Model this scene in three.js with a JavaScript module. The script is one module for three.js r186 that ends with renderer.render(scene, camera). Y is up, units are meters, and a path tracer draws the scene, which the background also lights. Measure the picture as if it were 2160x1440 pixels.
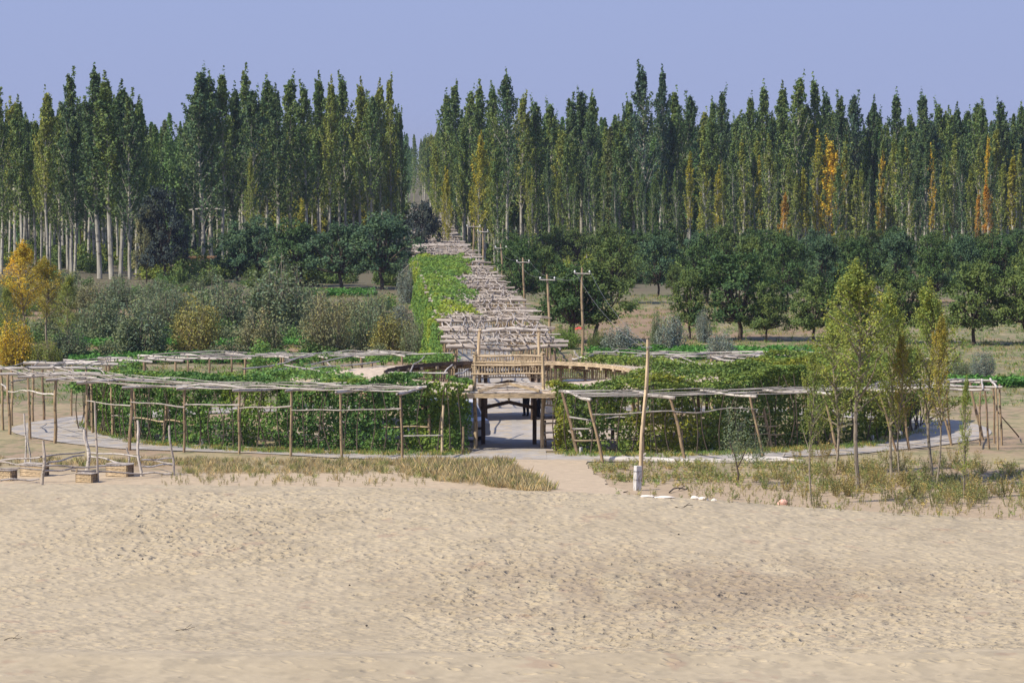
import * as THREE from 'three';
import { mergeGeometries } from 'three/addons/utils/BufferGeometryUtils.js';
import { MarchingCubes } from 'three/addons/objects/MarchingCubes.js';
import { RoundedBoxGeometry } from 'three/addons/geometries/RoundedBoxGeometry.js';

// ------------------------------------------------------------------ camera, sky, sun, exposure
const scene = new THREE.Scene();
const FPX = 7000, EYE = 14, PITCH = Math.atan(395 / FPX);
const camera = new THREE.PerspectiveCamera(2 * Math.atan(720 / FPX) * 180 / Math.PI, 1.5, 1, 6000);
camera.position.set(0, EYE, 0);
camera.rotation.set(-PITCH, 0, 0);
scene.add(camera);

const renderer = new THREE.WebGLRenderer({ antialias: true });
renderer.toneMapping = THREE.LinearToneMapping;
renderer.toneMappingExposure = 1.15;
renderer.shadowMap.enabled = true;
renderer.shadowMap.type = THREE.PCFSoftShadowMap;

const SUN = new THREE.Vector3(-0.78, 0.95, 0.45).normalize();
{
  const W = 512, H = 256, data = new Float32Array(W * H * 4);
  const mix = (a, b, t) => a.map((v, i) => v + (b[i] - v) * t);
  for (let j = 0; j < H; j++) for (let i = 0; i < W; i++) {
    const el = ((j + 0.5) / H - 0.5) * Math.PI, az = ((i + 0.5) / W - 0.5) * 2 * Math.PI;
    const y = Math.sin(el), x = Math.cos(el) * Math.cos(az), z = Math.cos(el) * Math.sin(az);
    const up = Math.max(0, y);
    let c = mix([0.305, 0.355, 0.565], [0.305, 0.382, 0.635], Math.min(1, up / 0.1));
    c = mix(c, [0.15, 0.235, 0.53], Math.pow(Math.min(1, Math.max(0, up - 0.05) / 0.9), 0.7));
    const s = Math.max(0, x * SUN.x + y * SUN.y + z * SUN.z);
    const g = 0.25 * Math.pow(s, 6) + 0.5 * Math.pow(s, 40);
    c = [c[0] + g, c[1] + g * 0.97, c[2] + g * 0.9];
    if (y < 0) c = [0.3, 0.3, 0.38];
    data.set([c[0], c[1], c[2], 1], (j * W + i) * 4);
  }
  const sky = new THREE.DataTexture(data, W, H, THREE.RGBAFormat, THREE.FloatType);
  sky.mapping = THREE.EquirectangularReflectionMapping;
  sky.magFilter = THREE.LinearFilter; sky.minFilter = THREE.LinearFilter;
  sky.needsUpdate = true;
  scene.background = sky;
  scene.environment = sky;
}
const sun = new THREE.DirectionalLight(new THREE.Color(1.0, 0.92, 0.79), 5.0);
sun.position.copy(SUN).multiplyScalar(300).add(new THREE.Vector3(0, 0, -250));
sun.target.position.set(0, 0, -250);
sun.castShadow = true;
sun.shadow.mapSize.set(4096, 4096);
Object.assign(sun.shadow.camera, { left: -160, right: 160, top: 260, bottom: -200, near: 10, far: 900 });
scene.add(sun, sun.target);
scene.fog = new THREE.FogExp2(0xb8c4e4, 0.00008);

// ------------------------------------------------------------------ helpers
function rng(seed) { let a = seed >>> 0; return () => { a = (a + 0x6D2B79F5) | 0; let t = Math.imul(a ^ (a >>> 15), 1 | a); t = (t + Math.imul(t ^ (t >>> 7), 61 | t)) ^ t; return ((t ^ (t >>> 14)) >>> 0) / 4294967296; }; }
const R0 = rng(12345);
const rr = (a, b, r = R0) => a + (b - a) * r();
const gauss = (r = R0) => (r() + r() + r() + r() - 2) * 0.866 * 1.15;
const lerp = (a, b, t) => a + (b - a) * t;
const sstep = (a, b, x) => { const t = Math.min(1, Math.max(0, (x - a) / (b - a))); return t * t * (3 - 2 * t); };
function hash2(i, j, s) { let h = Math.imul(i, 374761393) ^ Math.imul(j, 668265263) ^ Math.imul(s, 2147483647 ^ 0x5bd1e995); h = Math.imul(h ^ (h >>> 13), 1274126177); return ((h ^ (h >>> 16)) >>> 0) / 4294967296; }
function vnoise(x, y, s = 0) {
  const i = Math.floor(x), j = Math.floor(y), u = x - i, v = y - j, a = u * u * (3 - 2 * u), b = v * v * (3 - 2 * v);
  return lerp(lerp(hash2(i, j, s), hash2(i + 1, j, s), a), lerp(hash2(i, j + 1, s), hash2(i + 1, j + 1, s), a), b);
}
function fbm(x, y, o = 4, s = 0) { let v = 0, a = 0.5, n = 0; for (let k = 0; k < o; k++) { v += a * vnoise(x, y, s + k * 17); n += a; a *= 0.5; x *= 2.03; y *= 2.03; } return v / n; }
const V = (x, y, z) => new THREE.Vector3(x, y, z);
const UP = V(0, 1, 0);
function tableAt(tab, x) { if (x <= tab[0][0]) return tab[0][1]; for (let i = 1; i < tab.length; i++) if (x <= tab[i][0]) { const t = (x - tab[i - 1][0]) / (tab[i][0] - tab[i - 1][0]); return lerp(tab[i - 1][1], tab[i][1], t); } return tab[tab.length - 1][1]; }
const CP = Math.cos(PITCH), SP = Math.sin(PITCH);
function ray(px, py) { const x = (px - 1080) / FPX, y = (720 - py) / FPX; return V(x, y * CP - SP, -(y * SP + CP)); }   // measured direction of a photo point
function G(px, py, h = 0) { const d = ray(px, py); const t = (h - EYE) / d.y; return V(d.x * t, h, d.z * t); }              // where it meets the level h
function PD(px, py, dist) { const d = ray(px, py); const t = dist / -d.z; return V(d.x * t, EYE + d.y * t, -dist); }
function heightAt(px, py, dist) { return PD(px, py, dist).y; }

const used = new Map();
function numbered(n) { const k = used.get(n) || 0; used.set(n, k + 1); return k ? n + '_' + String(k).padStart(3, '0') : n; }
function tag(o, label, category, group, kind) { if (label) o.userData.label = label; if (category) o.userData.category = category; if (group) o.userData.group = group; if (kind) o.userData.kind = kind; return o; }
function thing(name, label, category, pos = V(0, 0, 0), group) { const o = new THREE.Group(); o.name = numbered(name); o.position.copy(pos); scene.add(o); return tag(o, label, category, group); }
function part(name, geo, mat, parent) { const m = new THREE.Mesh(geo, mat); m.name = name; m.castShadow = m.receiveShadow = true; parent.add(m); return m; }
function structure(name, geo, mat, label) { const m = new THREE.Mesh(geo, mat); m.name = numbered(name); m.castShadow = m.receiveShadow = true; m.userData.kind = 'structure'; if (label) m.userData.label = label; scene.add(m); return m; }
function copyThing(proto, name, pos, turn, sc, label, category, group) {
  const c = proto.clone(); c.name = numbered(name); c.position.copy(pos); c.rotation.y = turn; if (sc) c.scale.copy(sc); c.userData = {}; scene.add(c); return tag(c, label, category, group);
}
const lin = (r, g, b) => new THREE.Color().setRGB(r, g, b);
function dataTex(w, h, fn, srgb = true, wrap = THREE.RepeatWrapping) {
  const d = new Uint8Array(w * h * 4);
  for (let j = 0; j < h; j++) for (let i = 0; i < w; i++) { const c = fn(i, j); const k = (j * w + i) * 4; d[k] = c[0]; d[k + 1] = c[1]; d[k + 2] = c[2]; d[k + 3] = 255; }
  const t = new THREE.DataTexture(d, w, h); t.wrapS = t.wrapT = wrap; t.magFilter = THREE.LinearFilter; t.minFilter = THREE.LinearMipmapLinearFilter; t.generateMipmaps = true;
  if (srgb) t.colorSpace = THREE.SRGBColorSpace; t.needsUpdate = true; return t;
}
const toS = (v) => Math.round(255 * Math.min(1, Math.max(0, v <= 0.0031308 ? v * 12.92 : 1.055 * Math.pow(v, 1 / 2.4) - 0.055)));
const S3 = (c) => [toS(c[0]), toS(c[1]), toS(c[2])];
const mix3 = (a, b, t) => [lerp(a[0], b[0], t), lerp(a[1], b[1], t), lerp(a[2], b[2], t)];
const mul3 = (a, k) => [a[0] * k, a[1] * k, a[2] * k];

// ------------------------------------------------------------------ materials
const woodGrain = dataTex(64, 256, (i, j) => { const s = fbm(i / 5, j / 50, 3, 5), k = vnoise(i / 16, j / 14, 9); let v = 0.62 + 0.5 * s; if (k > 0.82) v *= 0.72; return [255 * v * 0.98, 255 * v * 0.97, 255 * v * 0.95].map((x) => Math.min(255, x)); });
const woodBump = dataTex(64, 256, (i, j) => { const s = fbm(i / 4, j / 40, 3, 25); return [255 * s, 255 * s, 255 * s]; }, false);
const wood = (r, g, b) => new THREE.MeshStandardMaterial({ color: lin(r, g, b), map: woodGrain, bumpMap: woodBump, bumpScale: 0.02, roughness: 0.9 });
const M = {
  greyPole: [wood(0.66, 0.61, 0.57), wood(0.74, 0.69, 0.64), wood(0.54, 0.49, 0.45)],
  tanPost: [wood(0.42, 0.31, 0.19), wood(0.47, 0.35, 0.22), wood(0.35, 0.25, 0.16)],
  newWood: [wood(0.63, 0.49, 0.31), wood(0.72, 0.57, 0.38)],
  roadLog: [wood(0.56, 0.49, 0.43), wood(0.64, 0.57, 0.51), wood(0.45, 0.38, 0.33)],
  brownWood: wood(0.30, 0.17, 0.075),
  darkWood: wood(0.13, 0.085, 0.055),
  paleBark: new THREE.MeshStandardMaterial({ color: lin(0.50, 0.48, 0.42), map: woodGrain, roughness: 0.9 }),
  darkBark: new THREE.MeshStandardMaterial({ color: lin(0.13, 0.10, 0.075), map: woodGrain, roughness: 0.95 }),
  youngBark: new THREE.MeshStandardMaterial({ color: lin(0.36, 0.31, 0.24), map: woodGrain, roughness: 0.95 }),
  concrete: new THREE.MeshStandardMaterial({ color: lin(1, 1, 1), map: dataTex(64, 128, (i, j) => S3(mul3(mix3([0.56, 0.55, 0.54], [0.30, 0.24, 0.18], sstep(0.5, 0.75, fbm(i / 12, j / 20, 4, 15))), 0.8 + 0.4 * fbm(i / 3, j / 3, 2, 16)))), roughness: 0.9, bumpMap: woodBump, bumpScale: 0.01 }),
  white: new THREE.MeshPhysicalMaterial({ color: lin(0.76, 0.77, 0.79), roughness: 0.35, clearcoat: 0.6, clearcoatRoughness: 0.15 }),
  rubber: new THREE.MeshStandardMaterial({ color: lin(0.02, 0.02, 0.022), roughness: 0.85 }),
  glassDark: new THREE.MeshPhysicalMaterial({ color: lin(0.02, 0.025, 0.03), roughness: 0.05, metalness: 0, clearcoat: 1 }),
  trim: new THREE.MeshStandardMaterial({ color: lin(0.05, 0.05, 0.055), roughness: 0.6 }),
  rim: new THREE.MeshStandardMaterial({ color: lin(0.5, 0.5, 0.52), roughness: 0.4, metalness: 0.7 }),
  lampGlass: new THREE.MeshPhysicalMaterial({ color: lin(0.75, 0.78, 0.8), roughness: 0.1, clearcoat: 1 }),
  redLamp: new THREE.MeshPhysicalMaterial({ color: lin(0.4, 0.02, 0.02), roughness: 0.2, clearcoat: 1 }),
  wire: new THREE.MeshStandardMaterial({ color: lin(0.24, 0.24, 0.25), roughness: 0.6, metalness: 0.3 }),
  porcelain: new THREE.MeshPhysicalMaterial({ color: lin(0.8, 0.8, 0.78), roughness: 0.25, clearcoat: 0.6 }),
};
const pick = (arr, r = R0) => arr[Math.floor(r() * arr.length)];
const leafMats = new Map();
function leafMat(r, g, b, tr = 0.3) {
  const k = [r, g, b, tr].join();
  if (!leafMats.has(k)) leafMats.set(k, new THREE.MeshPhysicalMaterial({ color: lin(r, g, b), vertexColors: true, roughness: 0.65, specularIntensity: 0.25, transmission: tr, thickness: 0, side: THREE.DoubleSide }));
  return leafMats.get(k);
}

// ------------------------------------------------------------------ terrain
const BROW = [[-400, 1020], [0, 1022], [430, 1026], [880, 1031], [1060, 1036], [1170, 1040], [1300, 1044], [1500, 1056], [1700, 1073], [2160, 1102], [2600, 1125]];
function browAt(X) {            // crest of the dune: distance and height
  const t = Math.min(1, Math.max(0, (X + 21) / 40)), d = lerp(132, 122, t);
  const px = 1080 + X / d * FPX;
  return [d, heightAt(1080, tableAt(BROW, px), d)];
}
const SX0 = -25, SX1 = 25, SD0 = 84, SD1 = 142, SN = 2048;
const sandRelief = new Float32Array(SN * SN);
{
  const r = rng(77), sx = SN / (SX1 - SX0), sd = SN / (SD1 - SD0);
  for (let k = 0; k < 42000; k++) {
    const X = rr(SX0, SX1, r), D = rr(SD0, SD1, r);
    const smooth = sstep(93.2, 91.4, D + 0.6 * Math.sin(X * 0.25));
    const track = 0.55 + 0.75 * sstep(0.35, 0.7, fbm(X * 0.09 + 3, D * 0.05, 3, 31));
    if (r() < smooth * 0.9) continue;
    const L = rr(0.11, 0.26, r), Wd = rr(0.06, 0.13, r), a = gauss(r) * 0.7, dep = rr(0.018, 0.06, r) * track * (D > 128 ? 0.6 : 1);
    const ca = Math.cos(a), sa = Math.sin(a), R = L * 1.7;
    const i0 = Math.max(0, Math.floor((X - R - SX0) * sx)), i1 = Math.min(SN - 1, Math.ceil((X + R - SX0) * sx));
    const j0 = Math.max(0, Math.floor((D - R - SD0) * sd)), j1 = Math.min(SN - 1, Math.ceil((D + R - SD0) * sd));
    for (let j = j0; j <= j1; j++) for (let i = i0; i <= i1; i++) {
      const x = i / sx + SX0 - X, y = j / sd + SD0 - D, u = (x * ca + y * sa) / L, v = (-x * sa + y * ca) / Wd, q = u * u + v * v;
      if (q < 2.6) sandRelief[j * SN + i] += dep * (q < 1 ? -(1 - q) * 0.9 : 0.42 * Math.sin((q - 1) / 1.6 * Math.PI));
    }
  }
  for (let j = 0; j < SN; j++) for (let i = 0; i < SN; i++) {
    const X = i / sx + SX0, D = j / sd + SD0;
    sandRelief[j * SN + i] += 0.02 * (fbm(X * 1.6, D * 1.1, 3, 61) - 0.5) + 0.008 * (vnoise(X * 7, D * 7, 62) - 0.5);
  }
}
function reliefAt(X, D) {
  const i = (X - SX0) / (SX1 - SX0) * (SN - 1), j = (D - SD0) / (SD1 - SD0) * (SN - 1);
  if (i < 0 || j < 0 || i > SN - 1 || j > SN - 1) return 0;
  return sandRelief[Math.round(j) * SN + Math.round(i)];
}
function sandHeight(X, D) {
  const [bd, bh] = browAt(X);
  let h = 12.3 * (1 - sstep(0, 74, D));
  if (D <= bd) h += bh * sstep(bd - 30, bd - 0.5, D); else h += bh - (bh + 0.55) * sstep(bd, bd + 8, D);
  h += 0.22 * Math.exp(-Math.pow((D - 91.2 - 0.5 * Math.sin(X * 0.25)) / 1.7, 2));
  h += 0.35 * (fbm(X * 0.045 + 5, D * 0.035, 2, 41) - 0.5) * sstep(bd, bd - 18, D);
  if (D < 0) h = Math.min(h, 12.3);
  return h;
}
function groundHeight(X, D) { return Math.max(0, D < 150 ? sandHeight(X, D) : 0); }
function hit(px, py) { const d = ray(px, py); for (let t = 84; t < 260; t += 0.05) { const p = d.clone().multiplyScalar(t); p.y += EYE; if (p.y <= groundHeight(p.x, -p.z)) { p.y = groundHeight(p.x, -p.z); return p; } } return G(px, py); }

function gridGeo(xs, ds, hf, uvf) {
  const nx = xs.length, nd = ds.length, pos = new Float32Array(nx * nd * 3), uv = new Float32Array(nx * nd * 2), idx = [];
  for (let j = 0; j < nd; j++) for (let i = 0; i < nx; i++) { const k = j * nx + i, X = xs[i], D = ds[j]; pos[k * 3] = X; pos[k * 3 + 1] = hf(X, D); pos[k * 3 + 2] = -D; const u = uvf(X, D); uv[k * 2] = u[0]; uv[k * 2 + 1] = u[1]; }
  for (let j = 0; j < nd - 1; j++) for (let i = 0; i < nx - 1; i++) { const a = j * nx + i; idx.push(a, a + 1, a + nx, a + 1, a + nx + 1, a + nx); }
  const g = new THREE.BufferGeometry(); g.setAttribute('position', new THREE.BufferAttribute(pos, 3)); g.setAttribute('uv', new THREE.BufferAttribute(uv, 2)); g.setIndex(idx); g.computeVertexNormals(); return g;
}
function span(a, b, n) { return Array.from({ length: n + 1 }, (_, i) => lerp(a, b, i / n)); }
{
  const sandMap = dataTex(2048, 2048, (i, j) => {
    const X = lerp(SX0, SX1, i / 2047), D = lerp(SD0, SD1, j / 2047);
    let c = [0.395, 0.325, 0.216];
    c = mix3(c, [0.335, 0.27, 0.172], sstep(0.45, 0.75, fbm(X * 0.25, D * 0.16, 4, 3)) * 0.55);
    c = mul3(c, 0.86 + 0.28 * fbm(X * 3.1, D * 2.6, 3, 12));
    const grey = sstep(0.56, 0.72, fbm(X * 1.7 + 9, D * 1.1, 4, 19));
    c = mix3(c, [0.255, 0.212, 0.145], grey * 0.4);
    const dirty = Math.exp(-Math.pow((X - 6) / 8, 2) - Math.pow((D - 105) / 6, 2)) * sstep(0.3, 0.6, fbm(X * 0.9, D * 0.35, 4, 55)); c = mix3(c, [0.235, 0.175, 0.118], dirty * 0.6);
    const red = sstep(0.72, 0.86, fbm(X * 1.1 + 40, D * 0.9, 3, 23));
    c = mix3(c, [0.30, 0.19, 0.13], red * 0.4);
    return S3(c);
  }, true, THREE.ClampToEdgeWrapping);
  const lo = -0.20, hi = 0.12;
  const sandBump = dataTex(2048, 2048, (i, j) => { const v = 255 * Math.min(1, Math.max(0, (sandRelief[j * SN + i] - lo) / (hi - lo))); return [v, v, v]; }, false, THREE.ClampToEdgeWrapping);
  const mat = new THREE.MeshStandardMaterial({ color: 0xffffff, map: sandMap, bumpMap: sandBump, bumpScale: (hi - lo) * 0.6, roughness: 0.95 });
  const xs = [-400, -200, -100, -60, -40, -30, ...span(-25, 25, 500), 30, 40, 60, 100, 200, 400];
  const ds = [-300, -150, -60, ...span(-30, 82, 56), ...span(84, 142, 420)];
  structure('sand_dune', gridGeo(xs, ds, (X, D) => sandHeight(X, D) + reliefAt(X, D) * 0.9, (X, D) => [(X - SX0) / (SX1 - SX0), (D - SD0) / (SD1 - SD0)]), mat, 'pale trampled sand dune filling the foreground');
}
// plan of the circular court and of the path round it, from measured post bases (x, distance)
const OUT_L = [[-3.4, 151.2], [-5.0, 151.5], [-8.15, 152.2], [-11.5, 154.3], [-14.1, 155.3], [-16.5, 156.2], [-18.9, 157.2], [-21.4, 159.6], [-23.6, 162.8], [-25.4, 166.2], [-26.0, 170], [-25.0, 174.5], [-22.8, 178.6], [-19.4, 181.6], [-15.6, 183.6], [-11.0, 184.8], [-6.0, 185.2]];
const OUT_R = [[3.4, 150.3], [4.2, 150.2], [7.5, 150.8], [10.5, 151.9], [13.4, 153], [15.7, 154], [18.0, 156], [20.6, 158.6], [23.3, 162.6], [24.6, 167], [24.4, 172], [22.4, 177], [18.5, 181], [13.0, 183.8], [7.0, 185], [4.0, 185.2]];
function curve(pts) { return new THREE.CatmullRomCurve3(pts.map(([x, d]) => V(x, 0, -d)), false, 'centripetal'); }
const CEN = V(-0.15, 0, -168);
function inset(pts, w) { return pts.map(([x, d]) => { const v = V(x - CEN.x, 0, -d - CEN.z), l = v.length(); const ex = Math.abs(v.x) / l; v.multiplyScalar((l - lerp(w, w * 0.92, ex)) / l); return [v.x + CEN.x, -(v.z + CEN.z)]; }); }
const IN_L = inset(OUT_L, 4.6), IN_R = inset(OUT_R, 4.6);
const cOL = curve(OUT_L), cIL = curve(IN_L), cOR = curve(OUT_R), cIR = curve(IN_R);
const roadX = (d) => -0.55 - 0.040 * (d - 186);

{ // open ground
  const GX0 = -80, GX1 = 80, GD0 = 118, GD1 = 420;
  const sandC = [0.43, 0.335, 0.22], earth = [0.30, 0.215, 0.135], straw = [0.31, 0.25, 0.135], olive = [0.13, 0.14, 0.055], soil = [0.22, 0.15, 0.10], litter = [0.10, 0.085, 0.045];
  const map = dataTex(2048, 2048, (i, j) => {
    const X = lerp(GX0, GX1, i / 2047), D = lerp(GD0, GD1, j / 2047);
    const n = fbm(X * 0.35, D * 0.22, 4, 1), m = fbm(X * 1.7, D * 1.1, 4, 2);
    let c = mix3(earth, straw, sstep(0.35, 0.65, n));
    c = mix3(c, olive, sstep(0.52, 0.7, m) * 0.6);
    if (D < 150) c = mix3(mix3(earth, sandC, 0.55), c, sstep(139, 148, D + 3 * (n - 0.5)) * 0.75);
    const ap = sstep(147.5, 145, D + 3 * (m - 0.5)) * sstep(2.5, -2, X + 4 * (n - 0.5)); c = mix3(c, sandC, ap);
    if (D > 186 && D < 420) {
      const rowv = Math.sin(D * 0.55 + 2 * n) * 0.5 + 0.5;
      c = mix3(c, X > roadX(D) ? mix3(straw, soil, rowv * 0.7) : mix3(soil, earth, rowv), 0.75);
      c = mix3(c, olive, sstep(0.34, 0.56, m) * 0.8); c = mix3(c, [0.27, 0.155, 0.10], sstep(0.6, 0.75, fbm(X * 0.08 + 3, D * 0.05, 2, 37)) * 0.6);
    }
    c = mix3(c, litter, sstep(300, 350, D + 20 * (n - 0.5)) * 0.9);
    c = mul3(c, 0.8 + 0.4 * fbm(X * 6, D * 5, 2, 8));
    return S3(c);
  }, true, THREE.ClampToEdgeWrapping);
  const xs = [-3000, -1500, -600, -250, -120, ...span(-80, 80, 80), 120, 250, 600, 1500, 3000], ds = [100, 118, ...span(124, 230, 80), ...span(240, 420, 30), 600, 1000, 2000, 4500];
  structure('ground', gridGeo(xs, ds, (X, D) => (D > 128 && D < 240 ? 0.05 * (fbm(X * 0.4, D * 0.4, 3, 51) - 0.62) : -0.02) - 0.01, (X, D) => [(X - GX0) / (GX1 - GX0), (D - GD0) / (GD1 - GD0)]), new THREE.MeshStandardMaterial({ map, roughness: 1 }), 'dry earth with straw and weeds beyond the dune');
}
function ribbon(a, b, y, n = 120, vs = 1) {   // sheet between two curves
  const pos = [], uv = [], idx = [], K = 8;
  for (let i = 0; i <= n; i++) { const p = a.getPointAt(i / n), q = b.getPointAt(i / n); for (let k = 0; k <= K; k++) { const r = p.clone().lerp(q, k / K); pos.push(r.x, y, r.z); uv.push(r.x / 4, r.z / 4); } }
  for (let i = 0; i < n; i++) for (let k = 0; k < K; k++) { const o = i * (K + 1) + k; idx.push(o, o + 1, o + K + 1, o + 1, o + K + 2, o + K + 1); }
  const g = new THREE.BufferGeometry(); g.setAttribute('position', new THREE.Float32BufferAttribute(pos, 3)); g.setAttribute('uv', new THREE.Float32BufferAttribute(uv, 2)); g.setIndex(idx); g.computeVertexNormals(); return g;
}
const pathTex = dataTex(512, 512, (i, j) => { const n = fbm(i / 40, j / 40, 5, 71); const v = 0.66 + 0.6 * n; const c = mix3([0.37, 0.34, 0.31], [0.40, 0.335, 0.25], sstep(0.5, 0.75, fbm(i / 90, j / 90, 3, 72))); return S3(mul3(c, v)); });
const pathMat = new THREE.MeshStandardMaterial({ map: pathTex, roughness: 0.95 });
{
  const all = [...OUT_L.slice().reverse(), ...OUT_R], allIn = [...IN_L.slice().reverse(), ...IN_R];
  structure('ring_path', ribbon(curve(inset(all.map(([x, d]) => [x, d]), 0.4)), curve(inset(allIn, 0.2)), 0.02, 240), pathMat, 'grey paved path curving round the trellised court');
  // court floor and the road that runs through both gates
  const shp = new THREE.CircleGeometry(11.2, 64); shp.rotateX(-Math.PI / 2); shp.translate(CEN.x, 0.025, -167);
  const uv = shp.attributes.uv, p = shp.attributes.position; for (let i = 0; i < uv.count; i++) uv.setXY(i, p.getX(i) / 4, p.getZ(i) / 4);
  structure('court_floor', shp, new THREE.MeshStandardMaterial({ map: pathTex, color: lin(1.08, 1.0, 0.92), roughness: 0.95 }), 'dusty paved floor of the round court');
  const rd = (o) => new THREE.CatmullRomCurve3([152, 158, 168, 178, 190, 240, 320, 450, 700, 940].map((d) => V((d < 186 ? CEN.x : roadX(d)) + o * (d < 186 ? 1.75 : 2.3), 0, -d)), false, 'centripetal');
  structure('road', ribbon(rd(-1), rd(1), 0.03, 160), pathMat, 'straight road running under the trellis into the poplar avenue');
  const tr = (pts) => new THREE.CatmullRomCurve3(pts.map(([px, py]) => { const q = G(px, py); return V(q.x, 0, q.z); }));
  const trackTex = dataTex(256, 256, (i, j) => S3(mul3([0.44, 0.345, 0.235], 0.82 + 0.36 * fbm(i / 14, j / 14, 4, 81))));
  const ragged = (g) => { const a = g.attributes.position; for (let i = 0; i < a.count; i++) { const k = i % 9, e = (k - 4) / 4; a.setX(i, a.getX(i) + e * 0.9 * (fbm(a.getX(i) * 0.2 + e * 5, a.getZ(i) * 0.9, 3, 77) - 0.5) * Math.abs(e)); } return g; };
  structure('dirt_track', ragged(ribbon(tr([[1010, 968], [1085, 985], [1130, 1010], [1150, 1045], [1150, 1080]]), tr([[1240, 972], [1240, 990], [1275, 1015], [1330, 1045], [1380, 1080]]), 0.028, 60)), new THREE.MeshStandardMaterial({ map: trackTex, roughness: 1 }), 'sandy track leading from the dune to the gate');
}

// ------------------------------------------------------------------ logs and poles
function unitLog(seed, wob, sag, taper, sides = 7, segs = 7) {
  const r = rng(seed), pos = [], uv = [], idx = [], ph = rr(0, 6, r), ph2 = rr(0, 6, r);
  for (let i = 0; i <= segs; i++) {
    const t = i / segs, w = Math.sin(Math.PI * t), rad = lerp(1, taper, t) * (1 + 0.14 * (r() - 0.5));
    const ox = wob * w * Math.sin(ph + 5.2 * t), oz = wob * w * Math.cos(ph2 + 4.1 * t) - sag * 4 * t * (1 - t);
    for (let k = 0; k <= sides; k++) { const a = k / sides * 2 * Math.PI; pos.push(ox + rad * Math.cos(a), t, oz + rad * Math.sin(a)); uv.push(k / sides, t * 1.5); }
  }
  const n = sides + 1;
  for (let i = 0; i < segs; i++) for (let k = 0; k < sides; k++) { const o = i * n + k; idx.push(o, o + n, o + 1, o + 1, o + n, o + n + 1); }
  for (const [row, t, flip] of [[0, 0, 1], [segs, 1, 0]]) { const c = pos.length / 3; pos.push(0, t, 0); uv.push(0.5, 0.5); for (let k = 0; k < sides; k++) { const o = row * n + k; flip ? idx.push(c, o, o + 1) : idx.push(c, o + 1, o); } }
  const g = new THREE.BufferGeometry(); g.setAttribute('position', new THREE.Float32BufferAttribute(pos, 3)); g.setAttribute('uv', new THREE.Float32BufferAttribute(uv, 2)); g.setIndex(idx); g.computeVertexNormals(); return g;
}
const LOGS = {
  straight: [1, 2, 3].map((s) => unitLog(s, 0.5, 0, 0.85)),
  crooked: [4, 5, 6, 7].map((s) => unitLog(s * 7, 1.1, 0, 0.75)),
  bent: [8, 9, 10].map((s) => unitLog(s * 5, 3.0, 0, 0.6)),
  sag: [11, 12, 13].map((s) => unitLog(s * 3, 2.0, 3.0, 0.75)),
  pole: [14, 15].map((s) => unitLog(s * 3, 0.8, 0, 0.62, 8, 8)),
};
function log(parent, name, a, b, r, mat, kind = 'crooked', R = R0) {
  const m = part(name, pick(LOGS[kind], R), Array.isArray(mat) ? pick(mat, R) : mat, parent);
  const y = b.clone().sub(a), L = y.length(); y.normalize();
  let z = UP.clone().addScaledVector(y, -UP.dot(y)); if (z.lengthSq() < 1e-4) z = V(0, 0, 1); z.normalize();
  const x = y.clone().cross(z).normalize();
  m.quaternion.setFromRotationMatrix(new THREE.Matrix4().makeBasis(x, y, z));
  if (kind !== 'sag') m.rotateY(R() * 6.28);
  m.position.copy(a); m.scale.set(r, L, r); return m;
}
const boxGeo = new RoundedBoxGeometry(1, 1, 1, 1, 0.04);
function slab(parent, name, c, sx, sy, sz, mat, turn = 0) { const m = part(name, boxGeo, mat, parent); m.position.copy(c); m.scale.set(sx, sy, sz); m.rotation.y = turn; return m; }

function beam(parent, name, a, b, w, h, mat) { const m = part(name, boxGeo, mat, parent), y = b.clone().sub(a), L = y.length(); m.position.copy(a).lerp(b, 0.5); m.quaternion.setFromUnitVectors(V(1, 0, 0), y.normalize()); m.scale.set(L, h, w); return m; }
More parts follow.
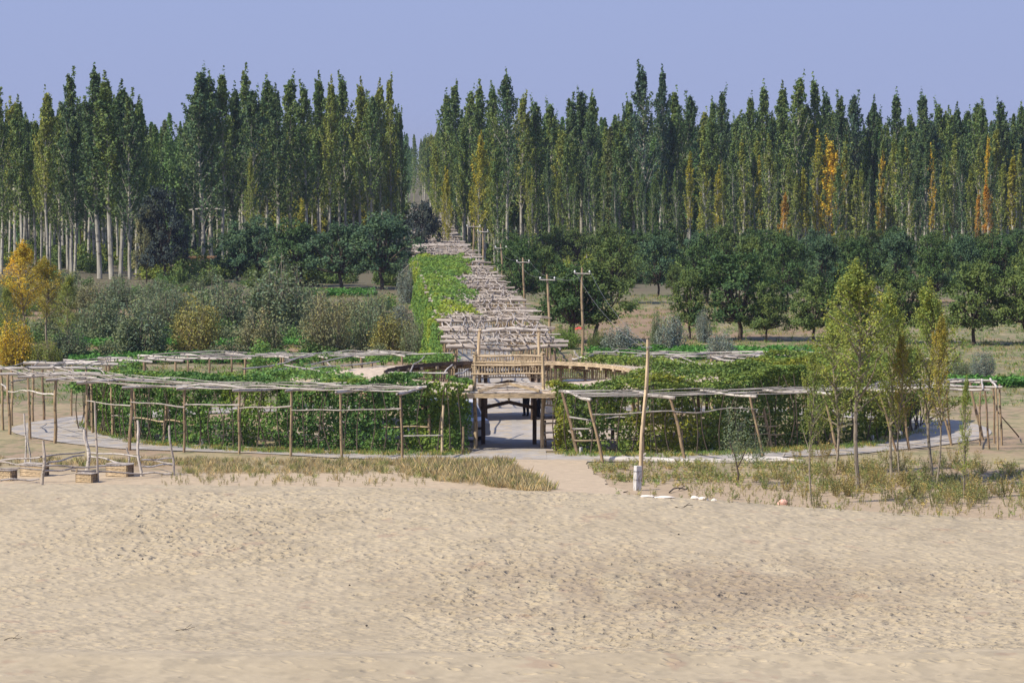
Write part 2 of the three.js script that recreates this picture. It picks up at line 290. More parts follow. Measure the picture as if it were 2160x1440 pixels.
// ------------------------------------------------------------------ leaves
class Leaves {
  constructor(seed) { this.r = rng(seed); this.p = []; this.c = []; this.i = []; }
  add(x, y, z, size, tint, nx = 0, ny = 0, nz = 0, wild = 1) {
    const r = this.r;
    const n = V(nx + wild * (r() * 2 - 1), ny + wild * (r() * 2 - 1), nz + wild * (r() * 2 - 1)).normalize();
    const u = V(r() * 2 - 1, r() * 2 - 1, r() * 2 - 1).cross(n).normalize(), v = n.clone().cross(u);
    const a = size * (0.75 + 0.5 * r()), b = a * 0.72, f = a * 0.16, o = this.p.length / 3;
    this.p.push(x - u.x * a * 0.55, y - u.y * a * 0.55, z - u.z * a * 0.55, x + v.x * b * 0.5 + n.x * f, y + v.y * b * 0.5 + n.y * f, z + v.z * b * 0.5 + n.z * f,
      x + u.x * a * 0.55, y + u.y * a * 0.55, z + u.z * a * 0.55, x - v.x * b * 0.5 + n.x * f, y - v.y * b * 0.5 + n.y * f, z - v.z * b * 0.5 + n.z * f);
    for (let k = 0; k < 4; k++) this.c.push(tint[0], tint[1], tint[2]);
    this.i.push(o, o + 1, o + 2, o, o + 2, o + 3);
  }
  blade(x, y, z, h, w, lean, az, tint) {
    const dx = Math.cos(az), dz = Math.sin(az), o = this.p.length / 3;
    this.p.push(x - dz * w, y, z + dx * w, x + dz * w, y, z - dx * w, x + dx * lean * 0.4 + dz * w * 0.7, y + h * 0.6, z + dz * lean * 0.4 - dx * w * 0.7, x + dx * lean, y + h, z + dz * lean);
    for (let k = 0; k < 4; k++) this.c.push(tint[0], tint[1], tint[2]);
    this.i.push(o, o + 1, o + 2, o, o + 2, o + 3);
  }
  tubeRaw(a, b, ra, rb, col, sides = 5) {
    const y = b.clone().sub(a).normalize(), x = V(0.3, 0.1, 1).cross(y).normalize(), z = y.clone().cross(x), o = this.p.length / 3;
    for (const [q, r] of [[a, ra], [b, rb]]) for (let k = 0; k < sides; k++) { const t = k / sides * 6.283; this.p.push(q.x + (x.x * Math.cos(t) + z.x * Math.sin(t)) * r, q.y + (x.y * Math.cos(t) + z.y * Math.sin(t)) * r, q.z + (x.z * Math.cos(t) + z.z * Math.sin(t)) * r); this.c.push(...col); }
    for (let k = 0; k < sides; k++) { const k1 = (k + 1) % sides; this.i.push(o + k, o + k1, o + sides + k, o + k1, o + sides + k1, o + sides + k); }
  }
  geo() { const g = new THREE.BufferGeometry(); g.setAttribute('position', new THREE.Float32BufferAttribute(this.p, 3)); g.setAttribute('color', new THREE.Float32BufferAttribute(this.c, 3)); g.setIndex(this.i); return g; }
}
const vary = (r, a = 0.3, warm = 0.25) => { const k = 1 - a + 2 * a * r(), w = (r() - 0.45) * warm; return [k * (1 + w), k * (1 + w * 0.35), k * (1 - w * 0.6)]; };
function tubePath(pts, radii, sides = 6) {
  const pos = [], uv = [], idx = [];
  for (let i = 0; i < pts.length; i++) {
    const d = pts[Math.min(i + 1, pts.length - 1)].clone().sub(pts[Math.max(0, i - 1)]).normalize(), x = V(0.21, 0.05, 1).cross(d).normalize(), z = d.clone().cross(x);
    for (let k = 0; k <= sides; k++) { const a = k / sides * 2 * Math.PI; pos.push(pts[i].x + radii[i] * (x.x * Math.cos(a) + z.x * Math.sin(a)), pts[i].y + radii[i] * (x.y * Math.cos(a) + z.y * Math.sin(a)), pts[i].z + radii[i] * (x.z * Math.cos(a) + z.z * Math.sin(a))); uv.push(k / sides, i * 0.5); }
  }
  const n = sides + 1; for (let i = 0; i < pts.length - 1; i++) for (let k = 0; k < sides; k++) { const o = i * n + k; idx.push(o, o + 1, o + n, o + 1, o + n + 1, o + n); }
  const g = new THREE.BufferGeometry(); g.setAttribute('position', new THREE.Float32BufferAttribute(pos, 3)); g.setAttribute('uv', new THREE.Float32BufferAttribute(uv, 2)); g.setIndex(idx); g.computeVertexNormals(); return g;
}
function limb(a, b, r0, r1, r, bow = 0.12, n = 5) { const pts = [], rad = [], L = a.distanceTo(b), off = V(r() - 0.5, (r() - 0.5) * 0.5, r() - 0.5).multiplyScalar(L * bow * 2); for (let i = 0; i <= n; i++) { const t = i / n; pts.push(a.clone().lerp(b, t).addScaledVector(off, Math.sin(Math.PI * t))); rad.push(lerp(r0, r1, t)); } return { pts, rad }; }

// upright poplar, 22 m tall as built: ascending sprays of leaves round one straight stem
function poplarShape(seed, { clear = 0.26, spread = 1.5, n = 4600, leaf = 0.31, branches = 54, forks = 1, flame = 0.55, H = 22, gap = 0.16, trunkR = 0.0095 } = {}) {
  const r = rng(seed), L = new Leaves(seed + 9), tubes = [];
  const lean = V((r() - 0.5) * 0.055 * H, 0, (r() - 0.5) * 0.055 * H);
  const at = (t) => V(lean.x * t * t + 0.16 * Math.sin(t * 7 + seed), H * t, lean.z * t * t);
  const tp = [], tr = []; for (let i = 0; i <= 9; i++) { const t = i / 9 * 0.94; tp.push(at(t)); tr.push(trunkR * H * Math.pow(1 - t, 0.8) + 0.02); } tubes.push(tubePath(tp, tr, 7));
  const sprays = [];
  for (let k = 0; k < branches; k++) {
    const t = clear + (1 - clear) * Math.pow((k + r()) / branches, 0.85) * 0.93, a = k * 2.4 + r() * 1.2;
    const env = Math.pow(Math.sin(Math.PI * Math.pow((t - clear) / (1 - clear) * 0.92 + 0.08, flame)), 0.75);
    const len = H * (0.10 + 0.12 * r()) * (0.55 + 0.6 * (1 - t)), out = spread * (0.25 + 0.75 * env) * (0.5 + 0.65 * r()) * (0.25 + 0.75 * sstep(1.0, 0.66, t));
    const p0 = at(t), p1 = at(Math.min(0.999, t + len / H)).add(V(Math.cos(a) * out, 0, Math.sin(a) * out)); p1.y = Math.min(p1.y, H * (0.99 - 0.05 * r() - 0.17 * Math.pow(out / spread, 0.8)));
    const l = limb(p0, p1, 0.05, 0.012, r, 0.06, 3); tubes.push(tubePath(l.pts, l.rad, 4));
    sprays.push([p0, p1, out]);
  }
  for (let k = 0; k < 3 + forks * 2; k++) { const a = r() * 6.28, o = r() * spread * 0.3; const top = at(k ? 0.86 + 0.13 * r() : 1.0).add(V(Math.cos(a) * o, -k * 0.018 * H * r() * 2, Math.sin(a) * o)); sprays.push([at(0.78), top, 0.35]); }
  const per = Math.ceil(n / sprays.length);
  for (const [p0, p1, out] of sprays) {
    const tint0 = r() < 0.06 ? [1.4, 1.18, 0.85] : vary(r, 0.16, 0.3), skip = r() < gap;
    for (let q = 0; q < (skip ? per * 0.35 : per); q++) {
      const t = 0.12 + 0.9 * Math.pow(r(), 0.8), c = p0.clone().lerp(p1, t), w = 0.42 * (1.15 - t * 0.8) * (0.6 + spread * 0.28) * (c.y > H * 0.84 ? 0.72 : 1);
      const tt = vary(r, 0.28, 0.3); L.add(c.x + gauss(r) * w, c.y + gauss(r) * w * 1.5, c.z + gauss(r) * w, leaf, [tint0[0] * tt[0], tint0[1] * tt[1], tint0[2] * tt[2]], c.x * 0.2, 0.4, c.z * 0.2);
    }
  }
  return { trunk: mergeGeometries(tubes), crown: L.geo() };
}
// broad orchard tree: short stem, forked limbs, clumps of leaves over a domed crown (about 6 m tall, 5.5 m wide)
function orchardShape(seed, { H = 6, W = 5.2, base = 1.3, clumps = 105, per = 60, leaf = 0.21, stems = 1, rough = 0.3 } = {}) {
  const r = rng(seed), L = new Leaves(seed + 3), tubes = [];
  const fork = base * (0.75 + 0.3 * r());
  for (let s = 0; s < stems; s++) { const l = limb(V((r() - 0.5) * 0.5 * (stems > 1), -0.05, (r() - 0.5) * 0.4 * (stems > 1)), V((r() - 0.5) * 0.5 + (stems > 1 ? (s - 0.5) * 0.9 : 0), fork, (r() - 0.5) * 0.4), 0.15, 0.12, r, 0.1); tubes.push(tubePath(l.pts, l.rad, 7)); }
  const cy = (base * 0.8 + H) / 2, ry = (H - base * 0.8) / 2;
  const lob = [r() * 6, r() * 6, r() * 6];
  const rad = (a, e) => 1 + rough * (Math.sin(a * 2 + lob[0]) * 0.4 + Math.sin(a * 3 + lob[1] + e * 2) * 0.5 + Math.sin(e * 5 + lob[2] + a) * 0.5);
  const y0 = base * 0.82;
  for (let k = 0; k < clumps; k++) {
    const a = r() * 6.283, u = r(), q = Math.pow(r(), 0.4), prof = u < 0.34 ? 0.74 + 0.26 * Math.sin(u / 0.34 * Math.PI / 2) : Math.sqrt(Math.max(0, 1 - Math.pow((u - 0.34) / 0.68, 2)));
    const R = rad(a, u * 3) * q * prof, c = V(Math.cos(a) * W / 2 * R, lerp(y0, H * (0.95 + 0.06 * Math.sin(a * 3 + lob[1])), u), Math.sin(a) * W / 2 * R);
    if (k % 3 === 0) { const l = limb(V(0, fork, 0), c, 0.085, 0.02, r, 0.1, 4); tubes.push(tubePath(l.pts, l.rad, 5)); }
    const cs = rr(0.26, 0.5, r) * W / 5.2, t0 = vary(r, 0.16, 0.22);
    for (let i = 0; i < per; i++) { const tt = vary(r, 0.25, 0.25); L.add(c.x + gauss(r) * cs, c.y + gauss(r) * cs * 0.85, c.z + gauss(r) * cs, leaf, [t0[0] * tt[0], t0[1] * tt[1], t0[2] * tt[2]], c.x * 0.3, 0.7, c.z * 0.3); }
  }
  return { trunk: mergeGeometries(tubes), crown: L.geo() };
}
// shrub of upright shoots from the ground
function shrubShape(seed, { H = 4, W = 2.8, shoots = 60, per = 75, leaf = 0.145, low = 0.02 } = {}) {
  const r = rng(seed), L = new Leaves(seed + 5), tubes = [];
  for (let k = 0; k < shoots; k++) {
    const a = r() * 6.283, q = Math.pow(r(), 0.55), h = H * (0.45 + 0.55 * r()) * (1 - 0.35 * q * q), R = W / 2 * q;
    const p0 = V(Math.cos(a) * R * 0.6, -0.03, Math.sin(a) * R * 0.6), p1 = V(Math.cos(a) * R, h, Math.sin(a) * R), l = limb(p0, p1, 0.03, 0.008, r, 0.1, 4); tubes.push(tubePath(l.pts, l.rad, 4));
    const t0 = vary(r, 0.16, 0.3);
    for (let i = 0; i < per; i++) { const t = low + (1 - low) * r(), c = p0.clone().lerp(p1, t).add(V(Math.cos(a), 0, Math.sin(a)).multiplyScalar(0.35 * R * Math.sin(Math.PI * t))), w = 0.1 + 0.2 * W / 2.8, tt = vary(r, 0.25, 0.3); L.add(c.x + gauss(r) * w, c.y + gauss(r) * w, c.z + gauss(r) * w, leaf, [t0[0] * tt[0], t0[1] * tt[1], t0[2] * tt[2]], 0, 0.4, 0); }
  }
  return { trunk: mergeGeometries(tubes), crown: L.geo() };
}
function plantTree(name, shape, bark, leafM, pos, sc, turn, label, category, group, crownName = 'crown', trunkName = 'trunk') {
  const o = thing(name, label, category, pos, group); o.rotation.y = turn; o.scale.copy(sc);
  part(trunkName, shape.trunk, bark, o); part(crownName, shape.crown, leafM, o); return o;
}

// leaf colours (base reflectance)
const LC = {
  green: leafMat(0.18, 0.262, 0.085, 0.42), deep: leafMat(0.125, 0.20, 0.085, 0.42), blue: leafMat(0.12, 0.195, 0.115, 0.42), lime: leafMat(0.29, 0.34, 0.085, 0.42), gold: leafMat(0.62, 0.48, 0.06, 0.42), orange: leafMat(0.58, 0.37, 0.07, 0.42),
  orchard: leafMat(0.09, 0.16, 0.05, 0.36), orchardB: leafMat(0.14, 0.20, 0.055, 0.36), orchardBlue: leafMat(0.10, 0.175, 0.085, 0.36), grey: leafMat(0.20, 0.255, 0.14, 0.32), greyBrown: leafMat(0.265, 0.27, 0.135, 0.32), tanShrub: leafMat(0.34, 0.325, 0.10, 0.34),
  purple: leafMat(0.06, 0.08, 0.068, 0.2), yellowGreen: leafMat(0.40, 0.39, 0.06, 0.42), silver: leafMat(0.24, 0.285, 0.235, 0.24), vine: leafMat(0.165, 0.295, 0.068, 0.42), vineYellow: leafMat(0.215, 0.295, 0.06, 0.42), vineLight: leafMat(0.21, 0.33, 0.06, 0.42), young: leafMat(0.30, 0.365, 0.085, 0.44), youngGold: leafMat(0.42, 0.375, 0.075, 0.44),
  crop: leafMat(0.115, 0.28, 0.055, 0.38), dryGrass: leafMat(0.46, 0.40, 0.235, 0.25), weed: leafMat(0.36, 0.345, 0.165, 0.25),
};

// ------------------------------------------------------------------ poplars
const ORD = ['first', 'second', 'third', 'fourth', 'fifth', 'sixth', 'seventh', 'eighth', 'ninth', 'tenth', 'eleventh', 'twelfth', 'thirteenth', 'fourteenth', 'fifteenth', 'sixteenth', 'seventeenth', 'eighteenth', 'nineteenth', 'twentieth'];
const POP = [1, 2, 3, 4, 5, 6, 7, 8].map((s) => poplarShape(s * 31, { clear: [0.25, 0.28, 0.16, 0.2, 0.3, 0.1, 0.22, 0.14][s - 1], spread: [2.0, 1.7, 2.2, 1.4, 1.9, 2.4, 2.7, 1.6][s - 1], forks: [1, 0, 3, 1, 2, 2, 4, 0][s - 1], flame: [0.55, 0.6, 0.5, 0.62, 0.48, 0.55, 0.42, 0.66][s - 1], gap: [0.16, 0.1, 0.2, 0.25, 0.12, 0.1, 0.2, 0.3][s - 1] }));
const SLIM = [7, 8, 9, 10].map((s) => poplarShape(s * 37, { clear: [0.14, 0.2, 0.06, 0.26][s - 7], spread: [1.0, 0.9, 1.2, 0.95][s - 7], branches: 40, n: 2800, leaf: 0.27 }));
let poplarCount = 0;
const COLW = { green: 'green', deep: 'dark green', blue: 'blue-green', lime: 'yellow-green', yellowGreen: 'yellowing' };
const spire = (i, m, where) => `${COLW[m]} poplar, ${i < 20 ? ORD[i] : ['twenty-first', 'twenty-second', 'twenty-third'][i - 20]} tall spire from the left ${where}`;
function poplar(px, dist, H, shape, leafM, label, group, wide = 1, name = 'poplar_tree') {
  const X = (px - 1080) / FPX * dist; poplarCount++;
  return plantTree(name, shape, M.paleBark, leafM, V(X, 0, -dist), V(H / 22 * wide, H / 22, H / 22 * wide), R0() * 6.28, label, 'tree', group);
}
const topH = (py, dist) => heightAt(1080, py, dist);
const FR = rng(4242);
const gL1 = 'poplars of the stand at the far left', gL2 = 'poplars left of the avenue', gR1 = 'poplars right of the avenue', gR2 = 'poplars of the wide stand on the right', gR3 = 'slim poplars before the wide stand on the right', gAv = 'poplars lining the avenue';
const lL1 = '@ pale-trunked poplar filling in the stand at the far left', lL2 = '@ poplar filling in the dense stand just left of the avenue', lR1 = '@ poplar filling in the stand between the avenue and the dip on its right', lR2 = '@ poplar filling in the wide stand of the right half', lR3 = 'slim @ poplar in front of the wide stand on the right', lAv = 'poplar standing along the right edge of the avenue';
[[4, 185, 388, 'green', 1], [45, 200, 405, 'green', 1], [97, 180, 378, 'lime', 0.9], [150, 140, 384, 'deep', 0.9], [205, 135, 374, 'deep', 1.25], [232, 150, 372, 'green', 1.25], [255, 168, 380, 'deep', 1.1], [272, 185, 371, 'deep', 1], [288, 212, 376, 'green', 0.9]].sort((a, b) => a[0] - b[0]).forEach(([px, py, d, m, w], i) =>
  poplar(px, d, topH(py, d), pick(POP.slice(0, 5), FR), LC[m], spire(i, m, 'in the stand at the far left'), gL1, w));
[[408, 185, 410, 'deep', 0.9], [425, 134, 404, 'deep', 1.1], [447, 150, 412, 'deep', 1], [470, 140, 405, 'green', 0.9], [490, 170, 415, 'deep', 1], [512, 134, 420, 'green', 0.85], [535, 180, 410, 'deep', 1], [560, 158, 425, 'green', 1], [588, 176, 420, 'deep', 1], [612, 150, 430, 'green', 1], [645, 168, 424, 'green', 0.9], [672, 150, 436, 'green', 0.9], [695, 158, 428, 'lime', 0.8], [728, 150, 440, 'green', 0.85], [760, 162, 432, 'lime', 0.85], [778, 190, 445, 'green', 0.8], [800, 165, 446, 'lime', 0.85], [826, 155, 450, 'lime', 0.8], [846, 225, 452, 'green', 0.7]].sort((a, b) => a[0] - b[0]).forEach(([px, py, d, m, w], i) =>
  poplar(px, d, topH(py, d), pick(POP, FR), LC[m], spire(i, m, 'in the stand left of the avenue'), gL2, w));
[[1045, 172, 440, 'green', 0.9], [1072, 146, 432, 'deep', 0.85], [1018, 168, 455, 'green', 1], [990, 175, 470, 'green', 1], [960, 168, 485, 'green', 1.1], [938, 186, 505, 'green', 1], [1100, 190, 448, 'lime', 0.9], [1130, 200, 450, 'green', 1], [1160, 205, 462, 'green', 1], [1200, 195, 455, 'deep', 1.1], [1228, 184, 458, 'deep', 1.1], [1246, 190, 452, 'green', 0.9]].sort((a, b) => a[0] - b[0]).forEach(([px, py, d, m, w], i) =>
  poplar(px, d, topH(py, d), pick(POP, FR), LC[m], spire(i, m, 'right of the avenue'), gR1, w));
[[1335, 195, 452, 'green', 1], [1360, 128, 440, 'blue', 0.95], [1394, 138, 444, 'blue', 0.9], [1428, 180, 450, 'green', 1], [1450, 192, 455, 'deep', 1], [1522, 178, 460, 'deep', 0.8], [1500, 205, 466, 'green', 1], [1582, 192, 455, 'green', 0.9], [1617, 165, 460, 'green', 1], [1655, 170, 455, 'green', 1], [1682, 145, 446, 'green', 1.15], [1725, 150, 448, 'green', 0.95], [1747, 185, 452, 'deep', 0.9], [1770, 190, 458, 'deep', 0.9], [1805, 190, 462, 'blue', 0.9], [1838, 200, 462, 'deep', 0.8], [1895, 182, 452, 'deep', 1], [1945, 186, 452, 'deep', 1], [1980, 205, 460, 'green', 0.9], [2015, 215, 458, 'deep', 0.9], [2062, 208, 455, 'green', 0.9], [2110, 205, 458, 'deep', 0.9], [2150, 215, 462, 'green', 0.9]].sort((a, b) => a[0] - b[0]).forEach(([px, py, d, m, w], i) =>
  poplar(px, d, topH(py, d), pick(POP, FR), LC[m], spire(i, m, 'in the wide right-hand stand'), gR2, w));
// the rest of each stand
let cn;
function stand(n, x0, x1, d0, d1, h0, h1, shapes, cols, label, group, w0 = 0.8, w1 = 1.1) {
  for (let k = 0; k < n; k++) { const d = rr(d0, d1, FR), px = lerp(x0, x1, (k + FR()) / n); poplar(px, d, rr(h0, h1, FR), pick(shapes, FR), LC[(cn = pick(cols, FR))], label.replace('@', COLW[cn]), group, rr(w0, w1, FR)); }
}
stand(34, -40, 300, 380, 470, 18, 22, POP.slice(0, 5), ['green', 'deep', 'green', 'lime', 'deep'], lL1, gL1);
stand(36, 400, 846, 425, 505, 17.5, 22.5, POP, ['green', 'deep', 'green', 'blue', 'lime'], lL2, gL2);
stand(10, 300, 400, 470, 520, 13, 17, POP, ['green', 'blue', 'lime'], 'smaller @ poplar in the gap between the two stands on the left', 'poplars in the left gap');
stand(26, 960, 1270, 440, 520, 16, 20.5, POP, ['green', 'deep', 'lime', 'green'], lR1, gR1);
stand(54, 1270, 2200, 440, 520, 16, 21.5, POP, ['green', 'deep', 'green', 'blue', 'lime'], lR2, gR2);
stand(42, 1450, 2200, 392, 430, 12, 17, SLIM, ['lime', 'lime', 'green', 'yellowGreen', 'deep', 'lime'], lR3, gR3, 1.0, 1.5);
stand(14, 1090, 1450, 400, 436, 11, 15, SLIM, ['green', 'deep', 'lime', 'green'], 'slim @ poplar in front of the stand right of the avenue', 'slim poplars right of the avenue');
for (let k = 0; k < 30; k++) { const d = 385 + 18 * k + 8 * FR(), X = roadX(d) + rr(4.2, 6.4, FR) + (d < 450 ? 1 : 0); poplar(1080 + X / d * FPX, d, rr(16, 20, FR) * (k < 5 ? 0.8 : 1), pick(POP, FR), LC[pick(['green', 'lime', 'green', 'lime'], FR)], lAv, gAv, 1.05); }
for (let k = 0; k < 16; k++) { const d = 500 + 26 * k, X = roadX(d) - rr(4.0, 5.2, FR); poplar(1080 + X / d * FPX, d, rr(17, 20, FR), pick(POP, FR), LC[pick(['green', 'deep'], FR)], 'poplar standing along the left edge of the avenue', 'poplars lining the left of the avenue', 0.9); }
// poplars that stand out by colour
poplar(1650, 396, topH(405, 396), SLIM[2], LC.orange, 'small orange poplar right of the big dark pair of spires', null, 1.7);
poplar(1752, 402, topH(285, 402), POP[5], LC.gold, 'tall golden poplar, brightest of the wide stand on the right', null, 1.15);
poplar(2085, 404, topH(380, 404), SLIM[0], LC.orange, 'orange poplar near the right edge before dark poplars', null, 1.7);
poplar(2063, 410, topH(400, 410), SLIM[1], LC.orange, 'thin orange poplar just left of the wider orange one', null, 1.2);
poplar(2087, 425, topH(280, 425), SLIM[3], LC.gold, 'slender yellow poplar top above the orange poplar', null, 0.9);
poplar(1965, 415, topH(300, 415), SLIM[1], LC.gold, 'slender golden poplar among yellow-green ones on the right', null, 0.9);
poplar(1858, 412, topH(305, 412), SLIM[0], LC.gold, 'slender yellow poplar right of the tall golden one', null, 0.9);
poplar(918, 420, topH(290, 420), POP[5], LC.lime, 'broad yellow-green poplar where the trellis meets the avenue', null, 0.75);
poplar(942, 405, topH(350, 405), POP[2], LC.yellowGreen, 'shorter yellowing poplar beside the trellis, right of the broad one', null, 0.75);
poplar(1010, 402, topH(275, 402), POP[2], LC.yellowGreen, 'yellow-green poplar behind the utility poles', null, 0.85);
poplar(1050, 392, topH(300, 392), POP[5], LC.green, 'bushy green poplar behind the leaning utility pole', null, 0.9);
poplar(528, 392, topH(315, 392), POP[5], LC.lime, 'short yellow-green poplar before the dark stand on the left', null, 0.6);
{ // far-off wood
  const shapes = [21, 22, 23].map((s) => { const r = rng(s), L = new Leaves(s); L.tubeRaw(V(0, 0, 0), V(0, 19, 0), 0.16, 0.04, [2.6, 2.0, 3.4]);
    for (let k = 0; k < 1100; k++) { const t = Math.pow(r(), 0.85), y = 3.5 + 18.3 * t, a = r() * 6.28, w = (1.7 * Math.pow(Math.sin(Math.PI * (0.2 + 0.79 * t)), 0.8)) * (0.8 + 0.35 * Math.sin(t * 23 + a * 2 + s)), q = Math.sqrt(r()); L.add(Math.cos(a) * w * q, y, Math.sin(a) * w * q, 0.44, vary(r, 0.3, 0.25), 0, 0.4, 0); } return L.geo(); });
  shapes.forEach((g, s) => {
    const n = 900, im = new THREE.InstancedMesh(g, leafMat(0.15, 0.235, 0.08, 0.42), n), q = new THREE.Quaternion(), m4 = new THREE.Matrix4(), r = rng(900 + s), c = new THREE.Color();
    for (let k = 0; k < n; k++) {
      let d, X; do { d = (k < 170 ? 460 + 65 * r() : 520 + 1100 * Math.pow(r(), 1.3)); X = rr(-0.2, 0.2, r) * d; } while (d < 900 && Math.abs(X - roadX(d)) < 5.2);
      const H = d < 525 ? rr(16, 20, r) : rr(16, 20.5, r), w = rr(0.9, 1.25, r); q.setFromAxisAngle(UP, r() * 6.28); m4.compose(V(X, 0, -d), q, V(w * H / 22, H / 22, w * H / 22)); im.setMatrixAt(k, m4);
      const t = r(); c.setRGB(t < 0.12 ? 1.7 : 0.85 + 0.4 * r(), t < 0.12 ? 1.35 : 0.85 + 0.35 * r(), 0.8 + 0.5 * r()); im.setColorAt(k, c);
    }
    im.name = numbered('far_poplar_wood'); im.castShadow = im.receiveShadow = true; tag(im, ['distant hazy poplar wood closing the view beyond the stands', 'distant poplar wood mixed in behind the near stands', 'farthest blue-green poplar wood along the skyline'][s], 'wood', null, 'stuff'); scene.add(im);
  });
}

// ------------------------------------------------------------------ orchard right of the road
const ORC = [1, 2, 3, 4, 5, 6].map((s) => orchardShape(s * 53, { stems: s % 3 === 0 ? 2 : 1, base: [1.8, 1.6, 2.0, 1.5, 1.7, 1.9][s - 1], rough: [0.35, 0.5, 0.4, 0.55, 0.45, 0.35][s - 1] }));
const OR = rng(616);
function orchard(px, baseY, topY, wpx, leafM, label, group, bark = M.darkBark, name = 'orchard_tree', shape = pick(ORC, OR)) {
  const p = G(px, baseY), d = -p.z, H = heightAt(px, topY, d), w = wpx * d / FPX;
  return plantTree(name, shape, bark, leafM, p, V(w / 5.4, H / 6.1, w / 5.4), OR() * 6.28, label, 'tree', group);
}
const g1 = 'front row of the orchard right of the road', g2 = 'second row of the orchard right of the road', g3 = 'back row of the orchard right of the road';
[[1205, 722, 560, 150, 'orchard'], [1254, 720, 552, 165, 'orchardB'], [1455, 716, 570, 100, 'orchardB'], [1560, 716, 535, 190, 'orchard'], [1618, 719, 600, 95, 'orchardB'], [1715, 720, 585, 120, 'orchardB'], [1790, 722, 560, 120, 'orchard'], [1900, 724, 570, 130, 'orchardB'], [2056, 726, 552, 150, 'orchardB'], [2165, 726, 545, 150, 'orchardB']].forEach(([x, b, t, w, m], i) =>
  orchard(x, b, t, w, LC[m], `dark round orchard tree, ${ORD[i]} from the road in the front row on the right`, g1));
[[1105, 650, 500, 125, 'orchard'], [1150, 640, 520, 100, 'orchardB'], [1290, 640, 495, 130, 'orchardB'], [1388, 624, 492, 110, 'orchardBlue'], [1422, 628, 560, 50, 'orchardB'], [1490, 640, 492, 110, 'orchard'], [1580, 640, 498, 120, 'orchardB'], [1660, 645, 492, 120, 'orchard'], [1735, 640, 498, 110, 'orchardBlue'], [1810, 640, 500, 110, 'orchard'], [1890, 640, 492, 120, 'orchardBlue'], [1968, 645, 500, 110, 'orchard'], [2035, 640, 495, 110, 'orchardBlue'], [2110, 640, 492, 130, 'orchard'], [2180, 650, 500, 120, 'orchardB']].forEach(([x, b, t, w, m], i) =>
  orchard(x, b, t, w * 0.86, LC[m], `dark orchard tree, ${ORD[i]} from the road in the second row on the right`, g2));
for (let i = 0; i < 18; i++) orchard(1095 + i * 62 + rr(-12, 12, OR), rr(566, 590, OR), rr(470, 492, OR), rr(75, 105, OR), pick([LC.orchard, LC.orchardBlue, LC.orchardB, LC.orchardB], OR), `low dark tree, ${ORD[i]} from the road in the back row before the right poplars`, g3);
// ------------------------------------------------------------------ trees left of the road
[[345, 596, 400, 115, 'purple', 'tall dark tree standing alone in the gap between the left poplars'], [308, 596, 440, 55, 'greyBrown', 'narrow grey-brown tree against the left side of the dark one'], [386, 570, 470, 50, 'orchardBlue', 'dark tree shading the small mud hut on the left'], [500, 592, 470, 105, 'orchardBlue', 'dark green tree just right of the small mud hut'], [545, 592, 460, 130, 'orchardBlue', 'dark green tree between the mud hut and the large round trees'], [628, 604, 465, 140, 'orchard', 'large round dark tree over the far left field edge'], [722, 608, 470, 150, 'orchardBlue', 'large round blue-green tree in the middle of the left field edge'], [806, 610, 448, 165, 'orchardBlue', 'largest round green tree beside the trellis, left of the road'], [888, 575, 428, 95, 'purple', 'dark purplish tree leaning over the trellis roof'], [505, 545, 440, 100, 'orchardB', 'olive tree behind the bent pale pole'], [570, 540, 425, 110, 'yellowGreen', 'yellow-green tree left of the row before the poplars'], [640, 540, 415, 120, 'yellowGreen', 'yellow-green tree in the middle of the row before the poplars'], [715, 538, 410, 120, 'orchardB', 'olive-green tree in the row before the poplars'], [780, 535, 415, 110, 'yellowGreen', 'yellowing tree in the row before the poplars nearest the avenue'], [838, 528, 410, 80, 'orchardB', 'small olive tree where the left poplars meet the avenue']].forEach(([x, b, t, w, m, l]) =>
  orchard(x, b, t, w, LC[m], l, null, M.darkBark, 'field_tree'));
const SHR = [1, 2, 3, 4, 5].map((s) => shrubShape(s * 71, { W: [2.8, 3, 2.4, 3.2, 2.6][s - 1] }));
